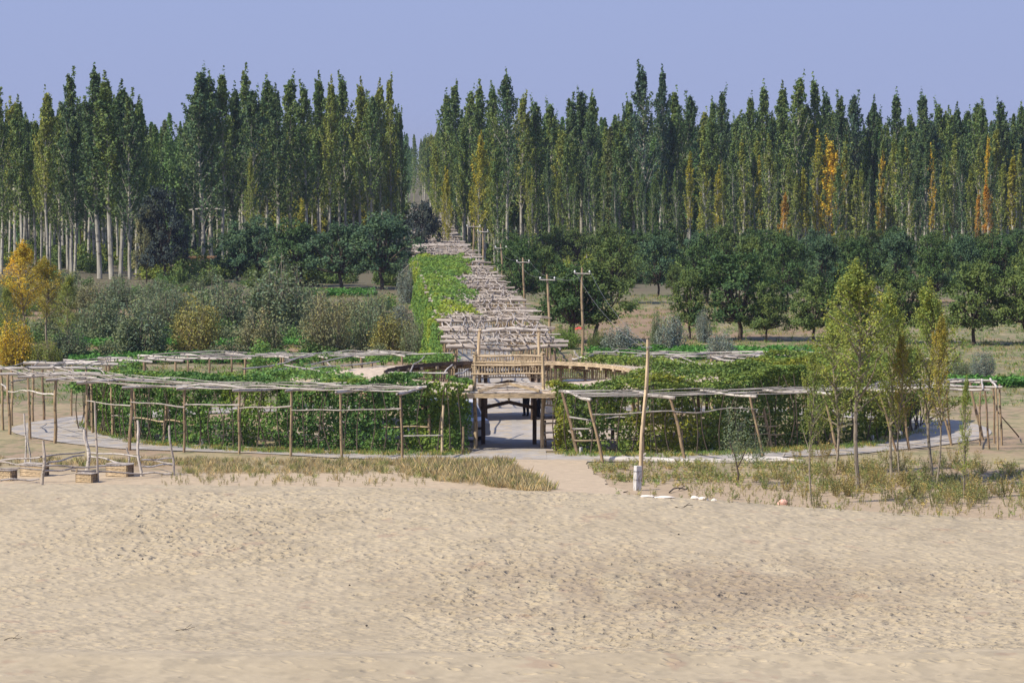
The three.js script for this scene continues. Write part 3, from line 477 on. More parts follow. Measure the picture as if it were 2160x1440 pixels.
function shrub(px, baseY, topY, wpx, leafM, label, group, name = 'olive_shrub', shape = pick(SHR, OR)) {
  const p = G(px, baseY), d = -p.z, H = heightAt(px, topY, d), w = wpx * d / FPX;
  return plantTree(name, shape, M.youngBark, leafM, p, V(w / 3, H / 4, w / 3), OR() * 6.28, label, 'shrub', group, 'foliage', 'stems');
}
[[292, 752, 612, 135, 'grey', 'wide grey-green shrub behind the left trellis, second from the yellow tree'], [412, 748, 605, 95, 'tanShrub', 'yellowish upright shrub right of the wide grey-green one'], [545, 752, 640, 110, 'greyBrown', 'low brownish shrub right of the yellowish upright one'], [686, 750, 586, 92, 'greyBrown', 'tall brown-tinged shrub in the middle of the left field'], [785, 748, 590, 80, 'grey', 'tall grey shrub left of the vine-hung trellis side'], [822, 750, 640, 80, 'tanShrub', 'yellow-brown shrub between the tall grey one and the trellis'], [215, 722, 585, 95, 'grey', 'dark grey-green shrub next to the yellow-green tree'], [340, 700, 590, 90, 'grey', 'grey shrub behind the wide grey-green one'], [462, 705, 568, 110, 'grey', 'round grey shrub behind the yellowish one'], [590, 700, 530, 160, 'grey', 'large grey-green willow-like shrub in the left field'], [650, 690, 585, 80, 'grey', 'small grey shrub against the large willow-like one'], [150, 760, 680, 90, 'grey', 'low green-grey shrub below the yellow-green tree'], [875, 752, 660, 60, 'grey', 'grey-green shrub at the foot of the trellis vines'], [730, 690, 610, 70, 'greyBrown', 'brownish shrub far behind the tall brown-tinged one'], [70, 640, 575, 80, 'grey', 'grey-green shrub before the pale trunks, first from the left edge'], [135, 650, 570, 85, 'grey', 'grey-green shrub before the pale trunks, second from the left edge'], [195, 655, 580, 80, 'greyBrown', 'brownish shrub before the pale trunks, third from the left edge'], [250, 650, 575, 80, 'grey', 'grey-green shrub before the pale trunks, fourth from the left edge'], [310, 650, 585, 85, 'grey', 'grey-green shrub before the dark lone tree'], [380, 660, 600, 80, 'grey', 'grey-green shrub below the small mud hut'], [858, 640, 545, 40, 'silver', 'silvery sapling beside the slanted trellis prop'], [848, 700, 620, 50, 'silver', 'silvery shrub left of the vine curtain']].forEach(([x, b, t, w, m, l]) => shrub(x, b, t, w, LC[m], l));
[[1310, 745, 676, 75, 'silver', 'low silvery shrub right of the nearest utility pole'], [1416, 742, 650, 62, 'silver', 'tall silvery shrub before the bare orchard soil'], [1484, 722, 638, 36, 'silver', 'narrow silver sapling between orchard trees'], [1522, 762, 690, 66, 'silver', 'silver-brown shrub left of the green crop strip'], [1385, 735, 640, 26, 'grey', 'thin ivy-like sapling on bare orchard soil'], [1690, 775, 725, 50, 'silver', 'small silvery bush by the fallen white poles'], [2075, 805, 725, 46, 'silver', 'small dark sapling right of the young poplars'], [2030, 800, 745, 50, 'grey', 'low bush left of the small dark sapling'], [1195, 735, 680, 60, 'vineLight', 'bright green bush under the nearest orchard tree'], [1160, 745, 700, 50, 'vine', 'green bush beside the trellis right of the rear gate'], [1260, 735, 690, 40, 'orchardB', 'dark bush around the second orchard trunk']].forEach(([x, b, t, w, m, l]) => shrub(x, b, t, w, LC[m], l, null, 'silver_shrub'));
// autumn trees at the left edge
const YNG = [1, 2, 3, 4].map((s) => poplarShape(s * 91, { H: 9, clear: [0.3, 0.22, 0.3, 0.12][s - 1], spread: [1.6, 1.35, 1.1, 0.55][s - 1], n: [7000, 6000, 4200, 3200][s - 1], leaf: 0.1, trunkR: 0.0062, branches: [40, 34, 26, 24][s - 1], gap: 0.05, flame: 0.62 }));
function youngTree(px, baseY, topY, wide, shape, leafM, label, name = 'young_poplar', lean = 0) {
  const p = hit(px, baseY), d = -p.z, H = heightAt(px, topY, d) - p.y;
  const o = plantTree(name, shape, M.youngBark, leafM, p, V(H / 9 * wide, H / 9, H / 9 * wide), OR() * 6.28, label, 'tree'); o.rotation.z = lean; return o;
}
youngTree(47, 762, 505, 1.25, YNG[0], LC.gold, 'golden-yellow tree at the left edge', 'yellow_tree');
youngTree(100, 748, 540, 1.6, YNG[0], LC.youngGold, 'yellow-green spreading tree right of the golden one', 'yellow_tree');
youngTree(140, 752, 575, 1.2, YNG[1], LC.lime, 'greener tree right of the yellow-green spreading one', 'yellow_tree');
youngTree(12, 765, 600, 1.1, YNG[1], LC.lime, 'yellow-green tree cut by the left edge', 'yellow_tree');
shrub(25, 772, 655, 80, LC.gold, 'orange-yellow bush at the foot of the golden tree', null, 'yellow_bush');
shrub(90, 772, 705, 70, LC.lime, 'green bush right of the orange-yellow one', null, 'yellow_bush');
// young poplars in front of the right trellis
youngTree(1711, 1064, 735, 0.8, YNG[2], LC.young, 'slender young poplar with whitened foot, leftmost of the right group');
youngTree(1811, 1028, 545, 1.15, YNG[0], LC.young, 'tallest young poplar before the right trellis');
youngTree(1765, 1000, 640, 1.0, YNG[1], LC.young, 'young poplar leaning left of the tallest one', 'young_poplar', 0.03);
youngTree(1880, 1012, 600, 0.95, YNG[1], LC.young, 'young poplar just right of the tallest one', 'young_poplar', 0.05);
youngTree(1898, 1018, 700, 0.8, YNG[2], LC.youngGold, 'thin young poplar with yellow leaves in the middle of the right group');
youngTree(1966, 1004, 588, 1.05, YNG[1], LC.young, 'dense young poplar with thick clustered stems');
youngTree(1978, 1028, 660, 0.8, YNG[2], LC.youngGold, 'yellowing thin poplar in front of the dense one', 'young_poplar', 0.02);
youngTree(2034, 1052, 790, 0.85, YNG[3], LC.young, 'narrow column-shaped young poplar, rightmost of the right group', 'young_poplar', 0.03);
{ // grey sapling by the white log
  const s = shrubShape(777, { H: 3.6, W: 1.9, shoots: 26, per: 70, leaf: 0.075, low: 0.45 });
  const p = hit(1553, 1022), o = thing('sapling', 'grey-leaved sapling with forked dark stem before the white log', 'tree', p);
  const l1 = limb(V(0, -0.05, 0), V(0.05, 0.7, 0), 0.05, 0.042, OR), l2 = limb(V(0.05, 0.7, 0), V(-0.3, 1.8, 0.1), 0.035, 0.02, OR), l3 = limb(V(0.05, 0.7, 0), V(0.5, 1.7, -0.1), 0.035, 0.02, OR);
  part('trunk', mergeGeometries([l1, l2, l3].map((l) => tubePath(l.pts, l.rad, 6))), M.darkBark, o);
  const c = part('crown', s.crown, LC.grey, o); c.position.set(0.15, 0.25, 0);
}

// ------------------------------------------------------------------ trellis ring over the path
function trellis(o, cOut, cIn, t0, t1, bays, H, opt = {}) {
  const { lean = 0, poles = 9, rails = true, seed = 1, postMat = M.tanPost, poleKind = 'sag', thin = 0.028 } = opt, r = rng(seed);
  const tops = [];
  for (let i = 0; i <= bays; i++) {
    const t = lerp(t0, t1, i / bays), a = cOut.getPointAt(t), b = cIn.getPointAt(t), h = H + rr(-0.08, 0.08, r);
    const pair = [];
    for (const [q, inner] of [[a, 0], [b, 1]]) {
      if (opt.skip && opt.skip(i, inner)) { pair.push(q.clone().setY(h)); continue; }
      const top = q.clone().add(V(-lean * rr(0.75, 1.2, r) + rr(-0.12, 0.12, r), h, rr(-0.1, 0.1, r)));
      const base = q.clone(); base.y = groundHeight(q.x, -q.z) - 0.2;
      log(o, 'post', base, top, rr(0.06, 0.085, r), postMat, 'straight', r);
      if (inner && r() < 0.6) { const st = slab(o, 'concrete_stub', q.clone().add(V(0.1, 0.12, 0.02)), 0.11, 0.42, 0.11, M.concrete, r() * 3); st.rotation.z = rr(-0.06, 0.06, r); }
      pair.push(top);
    }
    const dir = pair[1].clone().sub(pair[0]).normalize();
    log(o, 'crossbeam', pair[0].clone().addScaledVector(dir, -0.5).setY(pair[0].y + 0.02), pair[1].clone().addScaledVector(dir, 0.5).setY(pair[1].y + 0.02), rr(0.06, 0.09, r), M.greyPole, 'crooked', r);
    tops.push(pair);
  }
  for (let k = 0; k < poles; k++) for (let i = -(k % 2); i < bays; i += 2) {
    if (opt.gap && r() < opt.gap) continue;
    const i0 = Math.max(0, i), i1 = Math.min(bays, i + 2), f = k / (poles - 1), fa = Math.min(1.04, Math.max(-0.04, f + rr(-0.09, 0.09, r))), fb = Math.min(1.04, Math.max(-0.04, f + rr(-0.09, 0.09, r)));
    const a = tops[i0][0].clone().lerp(tops[i0][1], fa), b = tops[i1][0].clone().lerp(tops[i1][1], fb);
    const ext = b.clone().sub(a).multiplyScalar(rr(0.02, 0.09, r)); a.y += 0.11; b.y += 0.13 + rr(0, 0.04, r);
    log(o, 'roof_pole', a.sub(ext), b.add(ext), rr(thin, thin + 0.014, r), M.greyPole, r() < 0.6 ? poleKind : 'bent', r);
  }
  if (rails) for (let i = 0; i < bays; i++) for (const [q, list] of (opt.railSet || [[0, [2.25]], [1, [1.1, 2.5]]])) for (const z of list) {
    if (r() < (q ? 0.25 : 0.12)) continue;
    const f = z / H, a = tops[i][q].clone().lerp((q ? cIn : cOut).getPointAt(lerp(t0, t1, i / bays)), 1 - f), b = tops[i + 1][q].clone().lerp((q ? cIn : cOut).getPointAt(lerp(t0, t1, (i + 1) / bays)), 1 - f);
    a.y += rr(-0.12, 0.12, r); b.y += rr(-0.12, 0.12, r); a.z += 0.07; b.z += 0.07;
    log(o, 'rail', a, b, rr(0.03, 0.05, r), q && r() < 0.5 ? M.newWood : M.greyPole, r() < 0.3 ? 'bent' : 'crooked', r);
  }
  return tops;
}
{
  const o = thing('left_trellis', 'long curved trellis of thin grey poles over the path left of the gate', 'trellis');
  o.name = numbered('path_trellis');
  trellis(o, cOL, cIL, 0.028, 0.60, 12, 3.02, { seed: 5, poles: 7, thin: 0.024 });
  const o2 = thing('path_trellis', 'rear trellis section of grey poles along the back left of the ring', 'trellis');
  trellis(o2, cOL, cIL, 0.62, 0.97, 8, 2.95, { seed: 8, poles: 6, rails: false, gap: 0.2, thin: 0.022 });
  const o3 = thing('path_trellis', 'trellis with leaning posts and thin pole roof right of the gate', 'trellis');
  trellis(o3, cOR, cIR, 0.013, 0.27, 4, 2.9, { seed: 11, poles: 7, lean: 0.75, thin: 0.02, railSet: [[0, [2.2]], [1, [0.75, 1.15, 1.7]]] });
  trellis(o3, cOR, cIR, 0.285, 0.40, 2, 2.8, { seed: 12, poles: 6, lean: 0.6, thin: 0.05, poleKind: 'crooked' });
  const o4 = thing('path_trellis', 'rear trellis with tumbled poles half buried in vines at the back right', 'trellis');
  trellis(o4, cOR, cIR, 0.66, 0.97, 7, 2.95, { seed: 17, poles: 6, rails: false, gap: 0.3, poleKind: 'crooked' });
  // bare end of the trellis at the far right
  const o5 = thing('path_trellis', 'open right end of the trellis with three pale logs on thin posts', 'trellis');
  for (const [x0, x1, y, d] of [[1968, 2104, 803, 161.5], [1955, 2115, 814, 158.5], [1886, 2090, 820, 156.5], [1890, 2030, 812, 160]]) log(o5, 'roof_log', PD(x0, y, d), PD(x1, y + 2, d), 0.075, M.greyPole[1], 'crooked');
  for (const [x, xt, d] of [[2010, 1999, 160], [2071, 2072, 159.5], [2092, 2080, 157.5], [2103, 2098, 160.5], [2118, 2112, 159.5], [2110, 2104, 157]]) { const b = V((x - 1080) / FPX * d, -0.2, -d), t = V((xt - 1080) / FPX * d, 2.95, -d); log(o5, 'post', b, t, 0.055, M.tanPost, 'straight'); }
  log(o5, 'crossbeam', PD(2090, 799, 162), PD(2104, 818, 156), 0.06, M.greyPole[1], 'straight'); log(o5, 'crossbeam', PD(2072, 800, 162), PD(2074, 822, 156), 0.05, M.greyPole[0], 'straight'); log(o5, 'crossbeam', PD(1985, 800, 162), PD(1978, 824, 156), 0.05, M.greyPole[0], 'straight');
  log(o5, 'brace', G(2150, 925).add(V(0, 0.1, 0)), PD(2104, 866, 160), 0.035, M.darkWood, 'crooked');
}

// ------------------------------------------------------------------ round gallery with mud roof
const GC = V(-0.15, 0, -167), GRo = 10.7, GRi = 7.05;
const gp = (a, R, y) => V(GC.x + Math.sin(a) * R, y, GC.z + Math.cos(a) * R);   // a = 0 towards the camera
{
  const o = thing('round_gallery', 'round open gallery with a straw-mud roof and carved timber eaves', 'building', GC);
  const loc = (a, R, y) => gp(a, R, y).sub(GC);
  const roofTex = dataTex(512, 512, (i, j) => { const n = fbm(i / 24, j / 24, 5, 91), s = fbm(i / 3, j / 40, 2, 92); let c = mix3([0.56, 0.45, 0.335], [0.39, 0.31, 0.23], sstep(0.4, 0.7, n)); c = mul3(c, 0.75 + 0.5 * s); return S3(c); });
  const roofMat = new THREE.MeshStandardMaterial({ map: roofTex, roughness: 1, bumpMap: roofTex, bumpScale: 0.03 });
  const N = 96, K = 10, pos = [], uv = [], idx = [];
  const zin = (a) => 3.1 - 0.32 * Math.pow((1 + Math.cos(a)) / 2, 1.2), roofY = (t, a) => lerp(zin(a), 2.62, t);
  for (let i = 0; i <= N; i++) for (let k = 0; k <= K; k++) { const a = i / N * 2 * Math.PI, t = k / K, R = lerp(GRi - 0.72, GRo + 0.25, t), p = loc(a, R, roofY(t, a) + 0.10 + 0.09 * (fbm(Math.cos(a % 6.2831) * 9 + 30, Math.sin(a) * 9 + R * 2, 3, 93) - 0.5)); pos.push(p.x, p.y, p.z); uv.push(a * 2.5, R / 3); }
  for (let i = 0; i < N; i++) for (let k = 0; k < K; k++) { const q = i * (K + 1) + k; idx.push(q, q + K + 1, q + 1, q + 1, q + K + 1, q + K + 2); }
  const g = new THREE.BufferGeometry(); g.setAttribute('position', new THREE.Float32BufferAttribute(pos, 3)); g.setAttribute('uv', new THREE.Float32BufferAttribute(uv, 2)); g.setIndex(idx); g.computeVertexNormals();
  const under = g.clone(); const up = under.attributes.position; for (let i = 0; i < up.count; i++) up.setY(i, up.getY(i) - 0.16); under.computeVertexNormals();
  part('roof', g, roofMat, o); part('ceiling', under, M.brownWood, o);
  const segs = 32;
  for (let i = 0; i < segs; i++) {
    const a0 = i / segs * 2 * Math.PI, a1 = (i + 1) / segs * 2 * Math.PI, am = (a0 + a1) / 2;
    for (const [R, y, h, nm, mt] of [[GRi - 0.78, zin(am) + 0.02, 0.2, 'inner_fascia', Math.cos(am) < 0.2 && Math.sin(am) > -0.25 ? M.newWood[1] : M.darkWood], [GRo + 0.3, 2.62, 0.2, 'outer_fascia', M.newWood[0]]]) {
      const m = part(nm, boxGeo, mt, o), c = loc(am, R, y); m.position.copy(c); m.rotation.y = am; m.scale.set(2 * R * Math.tan(Math.PI / segs) + 0.02, h, 0.06);
    }
    if (i % 2 === 0) for (const [R, h] of [[GRi + 0.1, zin(a0) - 0.12], [GRo - 0.1, 2.5]]) { if (R > 8 && (Math.abs(a0) < 0.3 || Math.abs(a0 - 6.2831) < 0.3 || Math.abs(a0 - Math.PI) < 0.2)) continue; if (R < 8 && (i === 0 || i === 16)) continue; log(o, 'post', loc(a0, R, -0.1), loc(a0, R, h), 0.09, M.tanPost, 'straight'); }
    log(o, 'rafter', loc(a0, GRi - 0.65, zin(a0) - 0.15), loc(a0, GRo + 0.4, 2.42), 0.06, M.tanPost, 'straight');
  }
  // carved valance of turned spindles under the inner eave, far half
  const sp = [], one = new THREE.CylinderGeometry(0.024, 0.024, 0.62, 6), bead = new THREE.SphereGeometry(0.04, 6, 4); bead.translate(0, 0.05, 0);
  const unit = mergeGeometries([one, bead]);
  for (let a = 0.8; a < 5.48; a += 0.0185) { const c = loc(a, GRi - 0.02, 2.62); sp.push(unit.clone().translate(c.x, c.y, c.z)); }
  const sm = part('valance_spindles', mergeGeometries(sp), M.newWood[0], o); sm.userData.kind = 'stuff';
  for (let i = 0; i < 24; i++) { const a0 = 0.8 + i * 0.195, am = a0 + 0.0975; for (const y of [2.92, 2.3]) { const m = part('valance_rail', boxGeo, M.newWood[0], o); m.position.copy(loc(am, GRi - 0.02, y)); m.rotation.y = am; m.scale.set(GRi * 0.195 + 0.02, 0.06, 0.07); } }
  for (let i = 0; i < 26; i++) { const a0 = 0.9 + i * 0.17, m = part('eave_block', boxGeo, M.newWood[1], o); m.position.copy(loc(a0, GRi - 0.84, 2.93)); m.rotation.y = a0; m.scale.set(0.16, 0.14, 0.12); }
  // inner portal to the court with a low peaked lintel, near and far
  for (const s of [1, -1]) {
    const z = s * (GRi + 0.25);
    for (const x of [-1.24, 1.24]) beam(o, 'portal_post', V(x, -0.1, z), V(x, 2.58, z), 0.2, 0.2, M.darkWood);
    beam(o, 'lintel', V(-1.35, 1.76, z), V(0.0, 2.06, z), 0.16, 0.17, M.darkWood); beam(o, 'lintel', V(0.0, 2.06, z + 0.003), V(1.35, 1.76, z + 0.003), 0.16, 0.17, M.darkWood);
    log(o, 'tie_beam', V(-1.5, 2.54, z), V(1.5, 2.54, z), 0.07, M.darkWood, 'straight');
  }
  // low gable of pale logs lying on the roof above the entrance
  beam(o, 'gable_beam', V(-1.45, 2.84, GRo + 0.2), V(0.0, 3.16, GRo - 0.3), 0.12, 0.13, M.newWood[1]); beam(o, 'gable_beam', V(0.0, 3.163, GRo - 0.3), V(1.45, 2.86, GRo + 0.2), 0.12, 0.13, M.newWood[0]);
  for (const [x0, x1, y, z] of [[-1.9, 1.6, 2.78, GRo + 0.15], [-1.6, 1.9, 2.82, GRo - 0.6], [-1.9, 1.2, 2.86, GRo - 1.6], [-1.2, 1.9, 2.9, GRo - 2.6], [-1.8, 1.7, 2.95, GRo - 3.3]]) log(o, 'roof_batten', V(x0, y, z), V(x1, y + rr(-0.04, 0.05), z), 0.05, M.greyPole, 'crooked');
}
// ------------------------------------------------------------------ tall gates
function gate(name, label, d, frieze, topBeam) {
  const c = V(CEN.x, 0, -d), o = thing(name, label, 'gate', c), W = 1.6;
  for (const s of [-1, 1]) { log(o, 'post', V(s * W, -0.2, 0), V(s * W, 4.55, 0), 0.1, M.newWood, 'straight'); log(o, 'post_cap', V(s * W, 4.5, 0), V(s * W + 0.02, 4.62, 0), 0.115, M.newWood[1], 'straight'); }
  for (const [y0, y1, w] of frieze) {
    for (const y of [y0, y1]) log(o, 'frieze_rail', V(-w, y, 0.03), V(w, y + rr(-0.02, 0.02), 0.03), 0.05, M.newWood, 'straight');
    const n = 25; for (let k = 0; k < n; k++) { const x = lerp(-w + 0.08, w - 0.08, k / (n - 1)); log(o, 'frieze_slat', V(x, y0 + 0.03, 0.03), V(x + rr(-0.012, 0.012), y1 - 0.03, 0.03), 0.026, M.newWood, 'straight'); }
  }
  if (topBeam) log(o, 'top_beam', V(-W - 0.4, 4.52, 0), V(W + 0.5, 4.55, 0), 0.085, M.greyPole[1], 'crooked');
  return o;
}
{
  const o = gate('front_gate', 'tall timber gate with two slatted friezes at the front of the court', 157.3, [[3.58, 4.0, 1.78], [4.12, 4.42, 1.72]], false);
  for (const s of [-1, 1]) for (const [y0, y1, w] of s < 0 ? [[2.46, 2.78, 0.6]] : [[2.5, 2.78, 0.75], [2.08, 2.36, 0.7]]) {   // slatted wings beside the entrance
    const x0 = s * 1.66, x1 = s * (1.66 + w); log(o, 'wing_rail', V(x0, y0, 0.0), V(x1, y0, 0.0), 0.035, M.newWood, 'straight'); log(o, 'wing_rail', V(x0, y1, 0), V(x1, y1, 0), 0.035, M.newWood, 'straight');
    for (let k = 0; k < 6; k++) { const x = lerp(x0 + s * 0.08, x1 - s * 0.05, k / 5); log(o, 'wing_slat', V(x, y0, 0), V(x, y1, 0), 0.022, M.newWood, 'straight'); }
  }
  gate('rear_gate', 'tall timber gate at the back of the court where the road leaves', 178.2, [[2.88, 3.2, 1.7]], true);
  const f = thing('railing', 'low rail fence just inside the right side of the gate', 'fence', G(1170, 944));
  for (const x of [-0.45, 0.08, 0.35]) log(f, 'post', V(x, -0.15, -0.1), V(x, x > 0.2 ? 2.1 : 1.3, -0.1), 0.055, M.tanPost, 'straight');
  for (const y of [0.36, 0.7, 1.16]) log(f, 'rail', V(-0.6, y, 0), V(0.6, y + 0.03, 0), 0.045, M.greyPole, 'crooked');
  const st = thing('stake_fence', 'pale stakes with one rail against the vines left of the gate', 'fence', G(931, 958));
  log(st, 'stake', V(0, -0.2, 0), V(0.1, 2.3, 0), 0.065, M.newWood[1], 'straight'); log(st, 'stake', V(1.0, -0.2, 0), V(1.02, 1.3, 0), 0.05, M.tanPost, 'straight'); log(st, 'rail', V(-1.9, 0.86, 0.05), V(0.05, 0.9, 0.05), 0.035, M.greyPole[1], 'straight');
}

// ------------------------------------------------------------------ vines
const patch = (u, v, r) => { const n = fbm(u, v, 3, 123), t = vary(r, 0.34, 0.45), y = sstep(0.52, 0.68, n), g = sstep(0.48, 0.32, n); return [t[0] * (1 + 0.45 * y - 0.22 * g), t[1] * (1 + 0.15 * y - 0.14 * g), t[2] * (1 - 0.1 * y)]; };
function vineMass(name, label, curveIn, t0, t1, top, depth, seed, mat, dens = 330, holes = 0.29) {
  const o = thing(name, label, 'vine'), r = rng(seed), W = new Leaves(seed), T = new Leaves(seed + 1), tubes = [];
  const dep = typeof depth === 'function' ? depth : () => depth;
  const len = curveIn.getLength() * Math.abs(t1 - t0), n = Math.floor(len * 40);
  for (let i = 0; i < n; i++) {
    const t = lerp(t0, t1, (i + r()) / n), p = curveIn.getPointAt(t), tg = curveIn.getTangentAt(t), inw = CEN.clone().sub(p).setY(0).normalize(), s = t * curveIn.getLength(), H = top(p.x);
    const m = Math.round(dens * H / 40 * 1.0);
    for (let k = 0; k < m; k++) {   // the face towards the path
      const y = Math.pow(r(), 0.9) * H, b = fbm(s * 0.55, y * 0.7, 3, seed), hole = fbm(s * 0.9 + 50, y * 0.9, 3, seed + 7);
      if (hole < holes && r() < 0.85) continue;
      const off = (b - 0.5) * 1.5 - 0.15 * r() + 0.25 * (y / H), c = p.clone().addScaledVector(inw, -off + 0.85).addScaledVector(tg, (r() - 0.5) * 0.3);
      W.add(c.x, y, c.z, 0.12 + 0.08 * r(), patch(s * 0.45, y * 0.6, r), -inw.x * 0.8, 0.25, -inw.z * 0.8, 0.9);
    }
    for (let k = 0; k < Math.round(dens * dep(p.x) / 40 * 0.5); k++) {   // the roof of vines behind it
      const depth = dep(p.x), q = Math.pow(r(), 1.15) * depth, hole = fbm(s * 0.5 + 9, q * 0.6, 3, seed + 5); if (hole < holes + 0.08 * q / depth) continue;
      const c = p.clone().addScaledVector(inw, q + 0.6).addScaledVector(tg, (r() - 0.5) * 0.3), y = H + (fbm(s * 0.5, q * 0.6, 3, seed + 6) - 0.5) * 0.8 + gauss(r) * 0.1;
      T.add(c.x, y, c.z, 0.12 + 0.08 * r(), patch(s * 0.4, q * 0.5, r), 0, 1, 0, 0.8);
    }
    if (i % 26 === 0) { const b0 = p.clone().addScaledVector(inw, 0.35), l = limb(b0.clone().setY(-0.05), b0.clone().setY(H - 0.1).addScaledVector(tg, (r() - 0.5) * 0.8), 0.035, 0.02, r, 0.12, 5); tubes.push(tubePath(l.pts, l.rad, 5)); }
  }
  part('stems', mergeGeometries(tubes), M.darkBark, o); part('wall_foliage', W.geo(), mat, o); part('roof_foliage', T.geo(), mat, o);
  return o;
}
{
  const pts = (a) => curve(a.map(([px, py]) => { const q = G(px, py); return [q.x, -q.z]; }));
  const vl = pts([[158, 893], [200, 915], [270, 930], [360, 940], [470, 946], [620, 952], [800, 956], [930, 957], [982, 955]]), vr = pts([[1177, 955], [1260, 960], [1400, 960], [1550, 955], [1700, 946], [1840, 936], [1930, 915], [1965, 890]]);
  vineMass('grape_vine', 'long hedge of green grapevines behind the path left of the gate', vl, 0, 1, (x) => 2.8 + 0.5 * sstep(-14, -5, x) + 0.15 * Math.sin(x * 0.9), (x) => lerp(6, 2.0, sstep(-9, -5.5, x)), 301, LC.vine);
  vineMass('grape_vine', 'long hedge of yellowing grapevines behind the leaning posts right of the gate', vr, 0, 1, (x) => 3.2 + 0.18 * Math.sin(x * 0.9 + 1.5) + 0.3 * sstep(9, 13, x), (x) => lerp(3.0, 8, sstep(7, 12, x)), 333, LC.vineYellow);
  // vines over the rear trellis
  function heap(label, list, seed, mat, nper = 520) {
    const o = thing('grape_vine', label, 'vine'), r = rng(seed), L = new Leaves(seed), tubes = [];
    for (const [px, py, d, w, h] of list) { const c = PD(px, py, d); for (let k = 0; k < nper; k++) { const x = c.x + gauss(r) * w, z = c.z + gauss(r) * 1.1, y = c.y + gauss(r) * h * 0.5; L.add(x, y, z, 0.17, vary(r, 0.34, 0.5), 0, 0.8, 0.2, 0.9); } const l = limb(V(c.x, -0.05, c.z), c, 0.04, 0.02, r, 0.1, 5); tubes.push(tubePath(l.pts, l.rad, 5)); }
    part('stems', mergeGeometries(tubes), M.darkBark, o); part('foliage', L.geo(), mat, o);
  }
  heap('vines lying over the rear trellis left of the gate frieze', [[680, 754, 182, 0.8, 0.35], [740, 755, 183, 0.9, 0.3], [810, 757, 183, 0.9, 0.35], [880, 757, 183, 0.9, 0.35], [935, 754, 183, 0.6, 0.35], [550, 742, 184, 0.4, 1.0], [545, 765, 182, 0.5, 0.8], [560, 792, 168, 0.9, 0.5], [610, 790, 168, 0.9, 0.5], [665, 793, 166, 0.9, 0.5], [720, 797, 164, 0.8, 0.4], [620, 778, 173, 0.9, 0.4], [690, 782, 171, 0.8, 0.3]], 41, LC.vine);
  heap('yellow-tinged vines heaped over the rear trellis on the right', [[1265, 756, 181, 0.8, 0.4], [1320, 760, 180, 0.9, 0.5], [1380, 764, 180, 0.9, 0.5], [1440, 772, 178, 0.9, 0.6], [1500, 778, 176, 0.9, 0.6], [1560, 782, 174, 1.0, 0.8], [1630, 784, 173, 1.1, 0.8], [1700, 790, 171, 1.1, 0.9], [1600, 800, 170, 1.1, 0.8], [1680, 805, 168, 1.1, 0.9], [1750, 800, 168, 1.0, 0.8], [1520, 800, 168, 0.8, 0.5]], 43, LC.vineYellow);
  heap('vines hanging on the trellis posts at the far left', [[205, 800, 171, 0.7, 0.4], [255, 782, 174, 0.4, 0.8], [285, 770, 177, 0.4, 0.7], [180, 785, 173, 0.5, 0.4], [165, 815, 169, 0.5, 0.5]], 47, LC.vine, 330);
  // loose poles lying on the vines and the gallery roof
  function loose(label, list, r, mats) { list.forEach(([x0, y0, d0, x1, y1, d1, rad], i) => { const o = thing('loose_pole', label[i] || label[label.length - 1], 'pole', PD(x0, y0, d0), 'poles lying on the vines'); log(o, 'shaft', V(0, 0, 0), PD(x1, y1, d1).sub(o.position), rad || r, mats, i % 3 ? 'crooked' : 'bent'); }); }
  loose(['crooked pale pole lying across the vines left of the gate roof'], [[512, 778, 171, 700, 742, 182], [560, 785, 168, 745, 750, 181], [620, 782, 168, 800, 762, 178], [655, 788, 166, 790, 776, 175], [600, 770, 173, 690, 786, 166], [690, 765, 177, 712, 786, 168], [860, 790, 165, 896, 750, 181], [935, 790, 164, 955, 768, 173], [820, 786, 166, 945, 786, 164], [735, 780, 170, 830, 775, 172], [960, 790, 161, 988, 778, 164], [600, 760, 178, 660, 750, 181], [700, 744, 184, 880, 745, 184], [650, 752, 183, 960, 744, 184]], 0.046, M.greyPole);
  loose(['bleached pole tumbled on the vines right of the gate'], [[1500, 752, 180, 1610, 768, 176], [1505, 758, 180, 1600, 765, 177], [1520, 750, 181, 1640, 765, 177], [1400, 752, 182, 1500, 768, 176], [1415, 756, 180, 1470, 775, 175], [1490, 762, 177, 1540, 786, 171], [1480, 772, 175, 1535, 792, 170], [1655, 745, 182, 1730, 776, 174], [1500, 782, 174, 1540, 770, 176], [1620, 768, 176, 1680, 760, 178], [1300, 757, 182, 1400, 762, 180], [1350, 750, 183, 1430, 756, 181], [1730, 772, 175, 1800, 784, 172]], 0.045, [M.greyPole[1], M.greyPole[0]]);
  loose(['broad pale board lying in the gaps of the left vine roof'], [[632, 808, 160, 668, 812, 159, 0.08], [640, 816, 158.5, 660, 818, 158, 0.06], [500, 818, 160, 560, 814, 161, 0.05]], 0.06, M.newWood);
}

